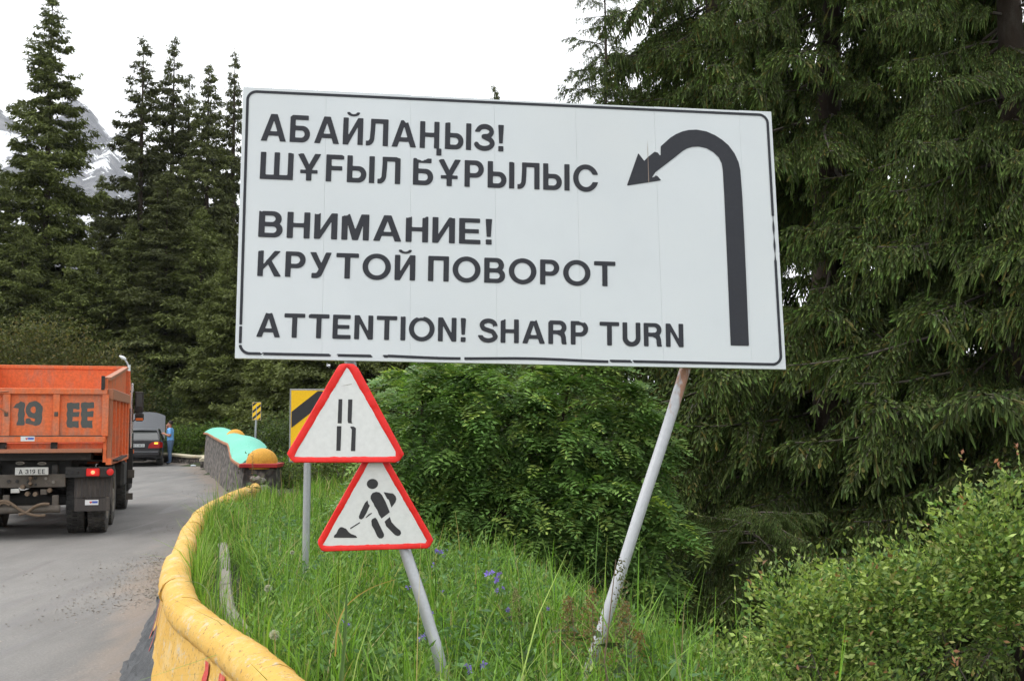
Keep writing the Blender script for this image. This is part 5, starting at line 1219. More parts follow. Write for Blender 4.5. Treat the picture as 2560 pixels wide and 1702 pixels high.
def trunk_mesh(H, r0, seed, z0=-1.0):
    r = random.Random(seed); m = MB(); n = 14; pts = [(.06 * math.sin(i * .7 + seed), .05 * math.cos(i * .9 + seed), z0 + (H - z0) * i / n) for i in range(n + 1)]
    rad = [max(.02, r0 * (1 - i / n) ** .85 + (.25 * r0 if i == 0 else 0)) for i in range(n + 1)]; m.tube(pts, rad, 12); return m, pts
def near_spruce(loc, H, r0, reach, seed, label, trunk_h=None, step=.34, per=5, z_lo=0.6, meshes=boughs, gaps=(), group='big spruces at the right', hmax=None, droopy=0.0, fill=1.0):
    r = random.Random(seed); t = empty('spruce_tree', loc); tag(t, label, 'tree', group)
    m, pts = trunk_mesh(trunk_h or H, r0, seed); m.build('trunk', M['bark'], t, smooth=True)
    z = z_lo; a0 = r.uniform(0, 6); k = 0
    while z < H - .4:
        u = z / H; R_ = reach * (1 - u) ** .62 * (.75 + .25 * min(1, z / 2)); 
        for j in range(per if u < .8 else per - 1):
            a = a0 + j * 2 * PI / per + r.uniform(-.45, .45); a0 += .13
            if any(lo <= z <= hi and abs(((a - ac + PI) % (2 * PI)) - PI) < aw for lo, hi, ac, aw in gaps): continue
            if r.random() > fill: continue
            me = r.choice(meshes); base = (3.0, 2.6, 3.3, 2.3, 2.8, 3.1, 2.2)[meshes.index(me)] if meshes is boughs else {0: 2.4, 1: 1.8}[meshes.index(me)]
            s_ = R_ * r.uniform(.72, 1.15) / base
            if s_ < .12: continue
            o = link('branch', me, t); o.location = (0, 0, z + r.uniform(-.12, .12)); el = (-.12 if u > .6 else .05) + r.uniform(-.28, .32) + droopy * (1 - u)
            o.rotation_euler = (r.uniform(-.5, .5), el, a); th = min(1.15, max(.8, .75 + .3 * s_)) if s_ > .8 else s_ ** .8
            o.scale = (s_, s_, th); k += 1
            if k >= 298: return t
        z += step * (1 + .35 * u) * r.uniform(.8, 1.2)
    return t
def base(px, Y, z): p = at_y(px, 1049, Y); return (p.x, Y, z)
near_spruce(base(2085, 17.0, -1.5), 19, .33, 3.9, 21, 'biggest dark spruce at the right with its trunk showing beside the white board', step=.30, per=5, z_lo=.9, gaps=((4.9, 7.5, PI * 1.0, 1.05),), fill=.93)
near_spruce(base(2545, 14.2, -1.6), 17, .30, 3.6, 22, 'dark spruce filling the right edge of the view above the leafy bush', step=.32, per=5, z_lo=1.0, fill=.93)
near_spruce(base(1800, 20.5, -1.2), 20, .30, 4.2, 23, 'tall spruce behind the right half of the white board', step=.40, per=5, z_lo=.7, gaps=((5.0, 8.8, .0, 1.35),), fill=.92)
near_spruce(base(2330, 22.0, -1.6), 22, .34, 4.4, 24, 'spruce standing farther back between the two right-hand trunks', step=.5, per=4, z_lo=.8, gaps=((5.0, 9.0, PI, 1.3),), fill=.85)
near_spruce(base(1880, 12.6, -1.6), 2.9, .06, 2.3, 27, 'young low spruce with hanging boughs at the foot of the right pole', step=.22, per=7, z_lo=.15, droopy=.1, trunk_h=1.7)
near_spruce(base(1515, 31.0, -.5), 16.2, .17, 3.4, 25, 'thin half-bare spruce top showing above the white board', step=.30, per=6, z_lo=4, meshes=bare_b, group=None)

# ------------------------------------------------------------------ the far spruces
def far_crown(seed, H, R0, nb, ns, nbl, low=.03, taper=.8, bare=0.0, tone=(.026, .038, .013), tip=(.05, .075, .022), size=1.0):
    r = np.random.default_rng(seed); lv = Leaves()
    u = low + (1 - low) * (np.arange(nb) / nb) ** 1.12; u = np.clip(u + r.normal(0, .006, nb), low, .995)
    az = r.uniform(0, 2 * PI, nb); lump = 1 + .22 * np.sin(u * 37 + az * 2 + seed) + .16 * np.sin(u * 83 + az * 3)
    Rr = R0 * (1 - u) ** taper * np.minimum(1, .62 + u * 3) * r.uniform(.72, 1.12, nb) * lump + .07 * size
    keep = r.random(nb) > bare * u; 
    tonef = r.uniform(.7, 1.3, nb)
    P, D, L, C = [], [], [], []
    for i in np.nonzero(keep)[0]:
        n = max(2, int(ns * (Rr[i] / R0 * 1.12 + .015))); s_ = r.random(n) ** .55; out = np.array([math.cos(az[i]), math.sin(az[i]), 0]); sd = np.array([-out[1], out[0], 0])
        slope = .35 * (u[i] - .35); lat = r.normal(0, .10, n) * Rr[i] * (.3 + s_)
        p = out * (s_ * Rr[i])[:, None] + sd * lat[:, None]; p[:, 2] = u[i] * H + slope * s_ * Rr[i] - .22 * s_ ** 2 * Rr[i] + .12 * Rr[i] * (s_ > .85)
        p = np.repeat(p, nbl, 0); m = len(p); sr = np.repeat(s_, nbl)
        d = out * r.uniform(-.1, .9, (m, 1)) + sd * r.normal(0, .55, (m, 1)) + np.array([0, 0, -1]) * r.uniform(.15, 1.0, (m, 1)); ups = r.random(m) < .12; d[ups, 2] = abs(d[ups, 2]) * .4
        P.append(p + r.normal(0, .06, (m, 3))); D.append(d); sz = (1 - .55 * u[i] ** 2) * size; L.append(r.uniform(.14, .46, m) * sz); C.append(np.full(m, tonef[i]) * r.uniform(.8, 1.2, m))
    P, D, L, C = map(np.concatenate, (P, D, L, C)); n = len(P)
    # leading shoot
    P = np.concatenate([P, np.c_[np.zeros((14, 2)), np.linspace(H * .955, H * 1.0, 14)]]); D = np.concatenate([D, rvec(r, 14) * .5 + [0, 0, .5]]); L = np.concatenate([L, np.linspace(.34, .2, 14)]); C = np.concatenate([C, np.ones(14)]); n += 14
    lv.kites(P, D, L, L * r.uniform(.22, .42, n), np.clip(np.array(tone)[None] * C[:, None], .004, .5), r, fold=.3, tip=np.clip(np.array(tip)[None] * C[:, None], .004, .5))
    me = lv.mesh('crown', M['farneedle']); return me
FC = [far_crown(31, 30, 3.7, 620, 40, 10, taper=.75, tone=(.074, .094, .022), tip=(.150, .175, .042)), far_crown(32, 24, 2.9, 460, 34, 10, taper=.76, bare=.0, tone=(.074, .088, .028), tip=(.138, .155, .046)),
      far_crown(33, 26, 2.8, 460, 32, 10, taper=.76, bare=.18, tone=(.074, .086, .03), tip=(.135, .15, .05)), far_crown(34, 13, 2.7, 380, 36, 10, taper=.75, tone=(.078, .098, .024), tip=(.155, .182, .044), size=.75)]
FH = [30, 24, 26, 13]
def far_tree(tip_px, tip_py, Y, kind, label, wid=1.0, seed=0, group='tall spruces beyond the road', zb=0.0, k_part=True):
    top = at_y(tip_px, tip_py, Y); H = top.z - zb; t = empty('spruce_tree', (top.x, Y, zb)); tag(t, label, 'tree', group)
    s_ = H / FH[kind]; o = link('crown', FC[kind], t); o.scale = (s_ * wid * 1.18, s_ * wid * 1.18, s_); o.rotation_euler = (0, 0, seed * 1.7)
    m = MB(); m.tube([(0, 0, -.5), (0.1, 0, H * .3), (0, 0, H * .7), (0, 0, H * .985)], [.012 * H, .009 * H, .005 * H, .012], 8); m.build('trunk', M['bark'], t, smooth=True); return t
ft = [(132, -25, 62, 0, 'tallest dark spruce at the far left, cut by the top of the view', 1.12), (360, 92, 66, 2, 'slim spruce to the right of the tallest one, just right of the snowy peak', 1.15), (437, 92, 68, 2, 'slender pointed spruce second right of the mountain', 1.05),
      (474, 180, 67, 2, 'shorter spruce leaning in on its slender neighbour, left of the white board', .9), (523, 162, 64, 1, 'spruce with a narrow tip nearest but one to the board edge', 1.0), (588, 125, 66, 2, 'thin sparse spruce right beside the left edge of the white board', .75),
      (256, 438, 72, 1, 'small far spruce standing in the gap before the mountain', 1.1), (-5, 405, 59, 0, 'shorter spruce at the left edge in front of the tallest one', 1.25), (60, 560, 58.5, 3, 'low bushy spruce at the foot of the tallest one, at the left edge', 1.3),
      (330, 560, 60, 3, 'broad low spruce above the dump truck cab', 1.35), (420, 430, 60, 1, 'full-skirted spruce between the slim tips, behind the black car', 1.7), (505, 520, 60, 3, 'broad dark spruce behind the man by the car', 1.25),
      (570, 640, 55, 3, 'bushy spruce behind the far striped marker', 1.15), (200, 620, 59, 3, 'dark spruce over the orange tailgate', 1.35), (655, 560, 55, 3, 'spruce rising behind the left end of the white board', 1.3),
      (735, 640, 49, 3, 'spruce behind the larger striped board', 1.2), (830, 560, 46, 3, 'spruce directly behind the upper triangle sign', 1.3), (930, 620, 43, 3, 'spruce between the triangle signs and the rowan bush', 1.2), (1040, 560, 46, 3, 'spruce behind the left side of the rowan bush', 1.3),
      (1237, 212, 70, 2, 'far spruce whose tip alone shows above the white board', .8), (1160, 600, 50, 3, 'spruce hidden low behind the middle of the white board', 1.3), (1300, 560, 44, 3, 'spruce behind the top of the rowan bush', 1.3), (1420, 520, 40, 3, 'spruce behind the rowan bush near the right pole', 1.2)]
for i, (a, b, Y, k, lab, w) in enumerate(ft): far_tree(a, b, Y, k, lab, w, i, zb=(-.3 if Y > 47 else .0))

# ------------------------------------------------------------------ bushes
def clump_leaves(lv, r, lobes, n_cl, per, leaf, wid, cols, w, crad=.14, tipc=None, up=.3, shell=.62, fold=.22, rough=.22):
    lobes = np.array(lobes, float); k = r.integers(0, len(lobes), n_cl); c, q_ = lobes[k, :3], lobes[k, 3:]
    d = rvec(r, n_cl); d[:, 2] = np.where(d[:, 2] < -.35, -d[:, 2], d[:, 2]); rad = shell + (1 - shell) * r.random(n_cl) ** .7; rad = np.where(r.random(n_cl) < .22, r.random(n_cl) ** .5, rad)
    rad = rad * (1 + rough * (np.sin(d[:, 0] * 9 + k) * np.sin(d[:, 2] * 7 + k * 2) + .4 * r.normal(size=n_cl))); cen = c + d * q_ * rad[:, None]; tone = r.uniform(.6, 1.35, n_cl)
    P = np.repeat(cen, per, 0) + r.normal(0, crad, (n_cl * per, 3)); n = len(P); out = nrm(np.repeat(d, per, 0) + r.normal(0, .7, (n, 3)) + [0, 0, up]); out[:, 2] *= .6
    C = np.clip(pick(r, cols, w, n) * np.repeat(tone, per)[:, None], .004, .9)
    L = leaf * r.uniform(.6, 1.3, n); lv.kites(P, out, L, L * wid * r.uniform(.7, 1.2, n), C, r, fold=fold, tip=None if tipc is None else np.clip(C * np.array(tipc), 0, 1))
    return cen
def bush(name, loc, lobes, n_cl, per, leaf, wid, cols, w, label, seed, cat='bush', group=None, crad=.14, stems=8, stem_r=.02, mat=None, base_spread=.3, smat=None, up=.3, shell=.62, kink=.15):
    r = np.random.default_rng(seed); rr = random.Random(seed); t = empty(name, loc); tag(t, label, cat, group); lv = Leaves()
    cen = clump_leaves(lv, r, lobes, n_cl, per, leaf, wid, cols, w, crad, up=up, shell=shell)
    f = tag(link('foliage', lv.mesh('foliage', mat or M['leaf']), t), kind='stuff')
    m = MB()
    for i in range(stems):
        b = Vector((rr.uniform(-base_spread, base_spread), rr.uniform(-base_spread, base_spread), -.3)); e = Vector(cen[rr.randrange(len(cen))]); mid = b.lerp(e, .5) + Vector((rr.gauss(0, kink), rr.gauss(0, kink), rr.uniform(.0, .25)))
        p = smooth_pts([b, mid, e], 4); m.tube(p, list(np.linspace(stem_r, stem_r * .25, len(p))), 6, cap=False)
        for _ in range(3):
            s0 = p[rr.randrange(3, len(p) - 1)]; near = min((Vector(cen[rr.randrange(len(cen))]) for _ in range(25)), key=lambda q_: (q_ - s0).length)
            m.tube([s0, s0.lerp(near, .5) + Vector((rr.gauss(0, kink * .4), 0, rr.gauss(0, kink * .4))), near], [stem_r * .5, stem_r * .35, stem_r * .15], 5, cap=False)
    m.build('stems', smat or M['twig'], t, smooth=True); return t
GRN = [(.09, .15, .03), (.12, .20, .04), (.06, .10, .025), (.17, .23, .05)]
OLV = [(.12, .13, .04), (.16, .15, .05), (.085, .10, .03), (.21, .16, .055)]
# olive shrubs on the bank behind the truck and car
bush('shrub', base(80, 54, .0), [(0, 0, 3.1, 3.8, 1.4, 3.6), (-3.3, 0, 3.0, 2.8, 1.4, 3.2), (3.2, 0, 2.4, 2.4, 1.2, 2.7)], 3000, 10, .15, .5, OLV, [4, 3, 3, 1], 'olive-brown shrub rising above the orange truck body', 41, crad=.28)
bush('shrub', base(330, 56, .1), [(0, 0, 1.6, 2.4, 1, 2.6), (2.4, 0, 1.0, 1.6, 1, 1.4)], 1300, 9, .14, .5, [(.07, .10, .03), (.10, .14, .04), (.12, .155, .045)], [3, 3, 1], 'dark green shrub behind the raised bonnet', 42, crad=.25)
bush('shrub', base(463, 49.5, -.1), [(0, 0, .5, 1.6, .8, 1.05), (-1.5, 0, .4, 1.0, .8, .8), (1.5, .4, .6, 1.2, .8, 1.1)], 1300, 8, .14, .45, GRN, [3, 3, 2, 1], 'light green undergrowth behind the low cream-topped wall', 43, crad=.16)
bush('shrub', base(715, 38, -.1), [(0, 0, .5, 1.2, .8, 1.5), (-.7, 1, .5, 1.0, .8, 1.3), (1.2, 0, .3, 1.1, .8, 1.2)], 1500, 8, .10, .5, [(.06, .09, .027), (.085, .13, .035), (.13, .17, .045)], [3, 3, 1], 'dark leafy shrub behind the yellow domed pier', 44, crad=.16)
bush('shrub', base(880, 24, -.2), [(0, 0, .5, 1.5, 1.0, 1.0), (1.6, 0, .3, 1.2, 1, 1.1), (-1.4, 1, .4, 1.0, .8, .7)], 1800, 8, .075, .5, [(.07, .10, .027), (.10, .145, .035), (.15, .16, .05)], [3, 3, 1], 'low mixed shrubs behind the triangle signs at the meadow edge', 45, crad=.15)
# honeysuckle-like bush in the bottom right corner
bb = base(2300, 5.6, -.45)
cols_b = [(.165, .25, .06), (.23, .31, .075), (.30, .38, .11), (.09, .17, .045), (.36, .20, .10), (.36, .36, .13)]
bush('leafy_bush', (bb[0], 5.75, -.5), [(-1.0, -.1, .72, .36, .4, .48), (-.55, .05, 1.12, .32, .4, .50), (-.8, -.2, .40, .55, .4, .50), (-.35, -.1, .75, .45, .4, .5), (-.18, .1, 1.22, .26, .4, .40), (.12, .15, 1.28, .36, .4, .40), (.42, .1, 1.45, .26, .4, .55), (.72, .1, 1.30, .34, .4, .62), (1.05, .1, 1.45, .36, .4, .72), (-.15, -.35, .45, .42, .35, .38), (.35, -.35, .55, .42, .35, .45), (.85, -.4, .75, .42, .35, .48), (-.6, -.4, .10, .45, .35, .36), (.1, -.5, .05, .5, .3, .38), (.7, -.5, .15, .5, .3, .4), (-1.1, -.2, .05, .35, .3, .38)],
     2500, 30, .036, .52, cols_b, [6, 6, 3.5, 4, .22, .8], 'bright green bush with reddish leaf tips in the bottom right corner', 51, crad=.055, stems=26, stem_r=.012, up=.5, shell=.25, smat=M['twig'], base_spread=.8, kink=.1)
def shoots(parent, lobes_pts, seed):
    """loose leading shoots breaking the outline, with small reddish end leaves"""
    r = np.random.default_rng(seed); rr = random.Random(seed); lv = Leaves(); m = MB()
    for (x, y, z) in lobes_pts:
        d = Vector((rr.gauss(-.25, .3), rr.gauss(0, .3), 1)).normalized(); L = rr.uniform(.10, .24); b = Vector((x, y, z)) - d * .1; e = b + d * (L + .1); m.tube([b, b.lerp(e, .5) + Vector((rr.gauss(0, .01), 0, 0)), e], [.003, .002, .001], 4)
        n = 16; t = np.linspace(.1, 1, n); P = np.array(b)[None] + np.array(e - b)[None] * t[:, None]; D = rvec(r, n) + np.array(d)[None] * .7; C = np.where((t > .75)[:, None], pick(r, [(.34, .15, .08), (.28, .27, .09), (.2, .27, .07)], [2, 1, 2], n), pick(r, cols_b[:3], [1, 1, 1], n))
        Ls = .036 * r.uniform(.6, 1.2, n); lv.kites(P, D, Ls, Ls * .5, C, r)
    tag(link('leading_shoots', lv.mesh('leading_shoots', M['leaf']), parent), kind='stuff') 
lb = bpy.data.objects['leafy_bush']; rr_ = random.Random(9)
shoots(lb, [(-1.2 + rr_.gauss(0, .05), 0, .55), (-1.05, 0, .8), (-.85, 0, .92), (-.6, .1, 1.05), (-.5, .1, 1.2), (-.3, 0, 1.2), (-.15, 0, 1.42), (.0, .1, 1.5), (.15, 0, 1.58), (.25, 0, 1.75), (.35, .1, 1.95), (.5, 0, 2.0), (.62, .1, 2.05), (.75, 0, 2.15), (.1, -.3, .95), (.5, -.3, 1.1), (-.6, -.4, .55), (-.9, -.3, .35)] + [(rr_.uniform(-.9, 1.1), rr_.uniform(-.75, -.45), rr_.uniform(.1, 1.1)) for _ in range(60)], 52)

# rowan thicket with feathered leaves
def rowan(loc, lobes, n_leaf, label, seed, stems, group='rowan bushes behind the board'):
    r = np.random.default_rng(seed); rr = random.Random(seed); t = empty('rowan_bush', loc); tag(t, label, 'bush', group); lv = Leaves(); lobes = np.array(lobes, float)
    vol = lobes[:, 3] * lobes[:, 5]; k = r.choice(len(lobes), n_leaf, p=vol / vol.sum()); d = rvec(r, n_leaf); d[:, 1] = np.where(r.random(n_leaf) < .7, -abs(d[:, 1]), d[:, 1]); rad = .35 + .65 * r.random(n_leaf) ** .6
    P = lobes[k, :3] + d * lobes[k, 3:] * rad[:, None]
    # leaves gather in rosettes
    ng = n_leaf // 6; gi = r.integers(0, ng, n_leaf); P = P[gi] + r.normal(0, .045, (n_leaf, 3)); dout = nrm(d[gi] + r.normal(0, .75, (n_leaf, 3)) * [1, 1, .35]); dout[:, 2] = dout[:, 2] * .3 - .16; dout = nrm(dout)
    LL = r.uniform(.17, .29, n_leaf); tone = r.uniform(.7, 1.3, ng)[gi] * r.uniform(.9, 1.1, n_leaf); colr = pick(r, [(.13, .235, .06), (.185, .30, .078), (.095, .18, .05), (.29, .38, .09)], [4, 3, 2, 1.3], n_leaf) * tone[:, None]
    side = nrm(np.cross(dout, np.array([0, 0, 1.0]) + r.normal(0, .25, (n_leaf, 3))))
    for j in range(5):
        u = .20 + .17 * j
        for s_ in (-1, 1):
            p = P + dout * (LL * u)[:, None]; p[:, 2] -= LL * .35 * u * u; ll = LL * (.44 - .04 * j) * r.uniform(.9, 1.1, n_leaf)
            lv.kites(p + r.normal(0, .004, p.shape), side * s_ + dout * .45 + r.normal(0, .12, p.shape) + [0, 0, -.10], ll, ll * .46, colr, r, fold=.12, side=nrm(np.cross(side * s_ + dout * .45, np.cross(dout, side) + r.normal(0, .15, (n_leaf, 3)))))
    p = P + dout * LL[:, None]; p[:, 2] -= LL * .35; lv.kites(p, dout + [0, 0, -.3], LL * .28, LL * .1, colr * 1.1, r, side=side)
    tag(link('foliage', lv.mesh('foliage', M['leaf']), t), kind='stuff')
    m = MB()
    for (x, y, a) in stems:
        b = Vector((x, y, -.6)); k_ = rr.randrange(len(lobes)); e = Vector((x + a, y + rr.gauss(0, .2), rr.uniform(1.6, 2.6))); p = smooth_pts([b, b.lerp(e, .35) + Vector((rr.gauss(0, .05), 0, 0)), b.lerp(e, .7) + Vector((rr.gauss(0, .08), 0, 0)), e], 4)
        m.tube(p, list(np.linspace(.048, .010, len(p))), 8, cap=False)
        for _ in range(7):
            s0 = p[rr.randrange(3, len(p) - 1)]; q_ = Vector(P[rr.randrange(len(P))]); q_ = s0.lerp(q_, min(1, .9 / max(.1, (q_ - s0).length))); m.tube([s0, s0.lerp(q_, .5) + Vector((0, 0, .05)), q_], [.014, .010, .004], 5, cap=False)
    m.build('stems', M['redstem'], t, smooth=True); return t
rb = base(1330, 12.0, -.2)
rowan(rb, [(-1.1, -.3, 1.9, .75, .7, .8), (-.35, -.2, 2.1, .85, .8, .85), (.45, -.1, 2.0, .85, .8, .9), (-1.25, -.5, 1.05, .6, .5, .5), (-.55, -.6, 1.0, .6, .5, .5), (.1, -.6, 1.1, .6, .5, .5), (.75, -.6, 1.1, .55, .5, .55), (1.25, -.4, .75, .45, .5, .45), (1.1, -.6, .35, .4, .4, .3), (-.9, -.5, .7, .5, .4, .35), (1.0, 0, 1.6, .5, .6, .8)],
      5200, 'large dark green feathery-leaved rowan bush under the white board, left of the right pole', 61, [(-.9, -.2, -.3), (-.75, -.3, .1), (-.5, -.2, -.2), (-.3, -.3, .15), (-.1, -.2, 0), (.05, -.4, -.1), (.2, -.3, .2), (.35, -.3, .1), (.5, -.2, .4), (-.62, .1, .0), (.0, .1, .2), (.3, .2, .3)])
rowan(base(1075, 14.5, .0), [(0, 0, 1.6, .9, .7, .9), (-.3, -.3, .8, .7, .5, .5), (.7, 0, 1.9, .8, .6, .8), (.5, -.3, .9, .7, .5, .5)], 3600, 'lighter yellow-green rowan bush just right of the triangle signs', 62, [(0, 0, .1), (.3, 0, .2), (-.3, 0, -.2), (.6, 0, 0)])
# dark thicket filling the ground under the near trees, kept low
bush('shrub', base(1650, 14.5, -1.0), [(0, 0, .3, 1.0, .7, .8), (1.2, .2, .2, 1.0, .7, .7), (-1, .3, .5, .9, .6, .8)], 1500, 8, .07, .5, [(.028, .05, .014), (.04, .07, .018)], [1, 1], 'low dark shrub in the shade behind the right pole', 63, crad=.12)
# ------------------------------------------------------------------ the verge: grass, herbs, flowers
def vz(x, y): return gz(x, y)
def grass():
    r = np.random.default_rng(71); V = []; 
    def region(n, y0, y1, xr_):
        y = y0 + (y1 - y0) * r.random(n); w = wallx(y); c = np.interp(y, CY, CX); x = w + .10 + r.random(n) * (c + xr_ - w - .10); return x, y
    lv = Leaves()
    ke = np.array([(p.x, p.y) for p in kk])
    def blades(x, y, Lm, Ws, cols, wts, seg=3, lean=.35, z=None):
        q2 = (y > 6.0) & (y < 11.3); dm = np.full(len(x), 9.0); dm[q2] = np.sqrt(((x[q2, None] - ke[None, :, 0]) ** 2 + (y[q2, None] - ke[None, :, 1]) ** 2).min(1)); kp_ = (dm > .17) | (r.random(len(x)) < .16); x, y = x[kp_], y[kp_]
        n = len(x); z = vz(x, y) if z is None else z; L = Lm * r.lognormal(0, .35, n); a = r.uniform(0, 2 * PI, n); d = np.stack([np.cos(a), np.sin(a), np.zeros(n)], 1); k = lean * r.gamma(2, .5, n)
        s_ = np.stack([-d[:, 1], d[:, 0], np.zeros(n)], 1); t = np.linspace(0, 1, seg + 1); C = np.clip(pick(r, cols, wts, n), .004, .9)
        sp = np.stack([x, y, z - .02], 1)[:, None] + np.array([0, 0, 1.0]) * (L[:, None] * t * (1 - .25 * np.minimum(k, 2)[:, None] * t))[..., None] + d[:, None] * ((k * L)[:, None] * t ** 2)[..., None]
        w = Ws * r.uniform(.6, 1.4, n); wt = np.array([.8, 1.0, .7, .12])[:seg + 1] if seg == 3 else np.array([.9, .9, .1]); o = s_[:, None] * (w[:, None] * wt / 2)[..., None]
        V = np.stack([sp + o, sp - o], 2).reshape(-1, 3); m = 2 * (seg + 1); b = np.arange(n)[:, None, None] * m; j = np.arange(seg)[None, :, None] * 2
        T = np.concatenate([(b + j + np.array([0, 1, 3])).reshape(-1, 3), (b + j + np.array([0, 3, 2])).reshape(-1, 3)])
        sh = (.75 + .35 * t)[None, :, None]; lv.put(V, T, np.clip(np.repeat(C[:, None] * sh, 2, 1), 0, 1).reshape(-1, 3))
    G1 = [(.14, .28, .032), (.19, .35, .048), (.085, .17, .025), (.28, .38, .09), (.42, .35, .17)]; w1 = [5, 4, 3.5, 2, .9]
    def dens(x, y, n_keep): 
        q_ = .5 + .5 * np.sin(x * 3.1 + np.sin(y * 2.3) * 2) * np.sin(y * 2.7 + x); k = r.random(len(x)) < .15 + .85 * q_; return x[k], y[k]
    x, y = dens(*region(34000, 3.6, 8.0, .9), 1); blades(x, y, .17, .006, G1, w1)
    x, y = dens(*region(36000, 8.0, 14.0, 1.2), 1); blades(x, y, .19, .009, G1, w1, 2)
    x, y = dens(*region(30000, 14.0, 27.0, 2.5), 1); kk_ = (y < 21) | (x > wallx(y) + 1.0); x, y = x[kk_], y[kk_]; blades(x, y, .24, .015, G1, w1, 2)
    x, y = region(14000, 27.0, 46.0, 4.0); x = np.maximum(x, wallx(y) + 1.15 + .3 * r.random(len(x))); blades(x, y, .3, .03, G1, w1, 2)
    # longer tussocks
    for _ in range(420):
        y0 = 3.9 + 11 * r.random() ** 1.2; w, c = float(wallx(y0)), float(np.interp(y0, CY, CX)); x0 = w + .15 + r.random() * (c + .5 - w); n = r.integers(14, 40)
        blades(x0 + r.normal(0, .05, n), y0 + r.normal(0, .05, n), .33, .008, G1, w1, 3, .45)
    # grass spilling along the back of the parapet
    y = 5.0 + 14.5 * r.random(7000); blades(wallx(y) + .12 + abs(r.normal(0, .07, 7000)), y, .26, .007, G1, w1, 3, .4)
    # shaded thin grass on the slope under the trees
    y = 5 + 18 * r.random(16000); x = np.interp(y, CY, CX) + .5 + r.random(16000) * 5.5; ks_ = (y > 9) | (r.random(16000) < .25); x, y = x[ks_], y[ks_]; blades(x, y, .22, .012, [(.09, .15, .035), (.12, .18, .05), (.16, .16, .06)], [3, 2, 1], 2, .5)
    y = 44 + 12 * r.random(9000); x = -30 + 60 * r.random(9000); k = (x > -10.2) | (y > 51.5); blades(x[k], y[k], .4, .05, G1, w1, 2)
    tag(link('grass', lv.mesh('grass', M['grass'])), kind='stuff'); print('grass tris', lv.tris())
grass()
def herbs():
    """countless small leafy weeds mixed through the grass"""
    r = np.random.default_rng(72); lv = Leaves(); n = 9500; y = 3.9 + 12 * r.random(n) ** 1.15; w = wallx(y); c = np.interp(y, CY, CX); x = w + .2 + r.random(n) * (c + .8 - w); qq = np.sin(x * 2.3 + 1) * np.sin(y * 1.9 + x); kk_ = r.random(n) < .25 + .75 * (qq > .0); x, y = x[kk_], y[kk_]; ke = np.array([(p.x, p.y) for p in kk]); dm = np.sqrt(((x[:, None] - ke[None, :, 0]) ** 2 + (y[:, None] - ke[None, :, 1]) ** 2).min(1)); x, y = x[dm > .2], y[dm > .2]; n = len(x); z = vz(x, y); Hh = r.uniform(.10, .36, n)
    for j in range(12):
        t = (j + 1) / 12; a = j * 2.4 + x * 40; P = np.stack([x + .02 * np.sin(a), y + .02 * np.cos(a), z + Hh * t], 1); D = np.stack([np.cos(a), np.sin(a), np.full(n, .45) + .5 * t], 1); L = r.uniform(.035, .10, n) * (1.15 - .55 * t)
        C = np.clip(pick(r, [(.12, .23, .05), (.16, .28, .06), (.09, .17, .05), (.24, .31, .09)], [3, 3, 2, 1], n), 0, 1); lv.kites(P, D, L, L * .30, C, r, fold=.15)
    # feathery foliage (cow parsley) in low cushions
    m = 5200; k = r.integers(0, 60, m); yc = 4.3 + 9 * r.random(60); xc = wallx(yc) + .3 + r.random(60) * (np.interp(yc, CY, CX) + .3 - wallx(yc)); P = np.stack([xc[k] + r.normal(0, .14, m), yc[k] + r.normal(0, .14, m), np.zeros(m)], 1); dm = np.sqrt(((P[:, 0, None] - ke[None, :, 0]) ** 2 + (P[:, 1, None] - ke[None, :, 1]) ** 2).min(1)); P[:, 2] = vz(P[:, 0], P[:, 1]) + np.where(dm > .22, r.uniform(.03, .30, m), -.2)
    D = rvec(r, m) * [1, 1, .3] + [0, 0, .15]; L = r.uniform(.03, .09, m); lv.kites(P, D, L, L * .35, np.clip(pick(r, [(.12, .23, .08), (.09, .18, .07)], [1, 1], m), 0, 1), r)
    tag(link('wild_herbs', lv.mesh('wild_herbs', M['leaf'])), kind='stuff')
herbs()
def on_verge(px, py, lift=0.0):
    """walk along the sight line until it meets the verge"""
    r = ray(px, py); p = Vector((0, 0, EYE)); t = 2.0
    while t < 60:
        q_ = p + r * t
        if q_.z < float(gz(q_.x, q_.y)) + lift: return q_
        t += .03
    return p + r * 8
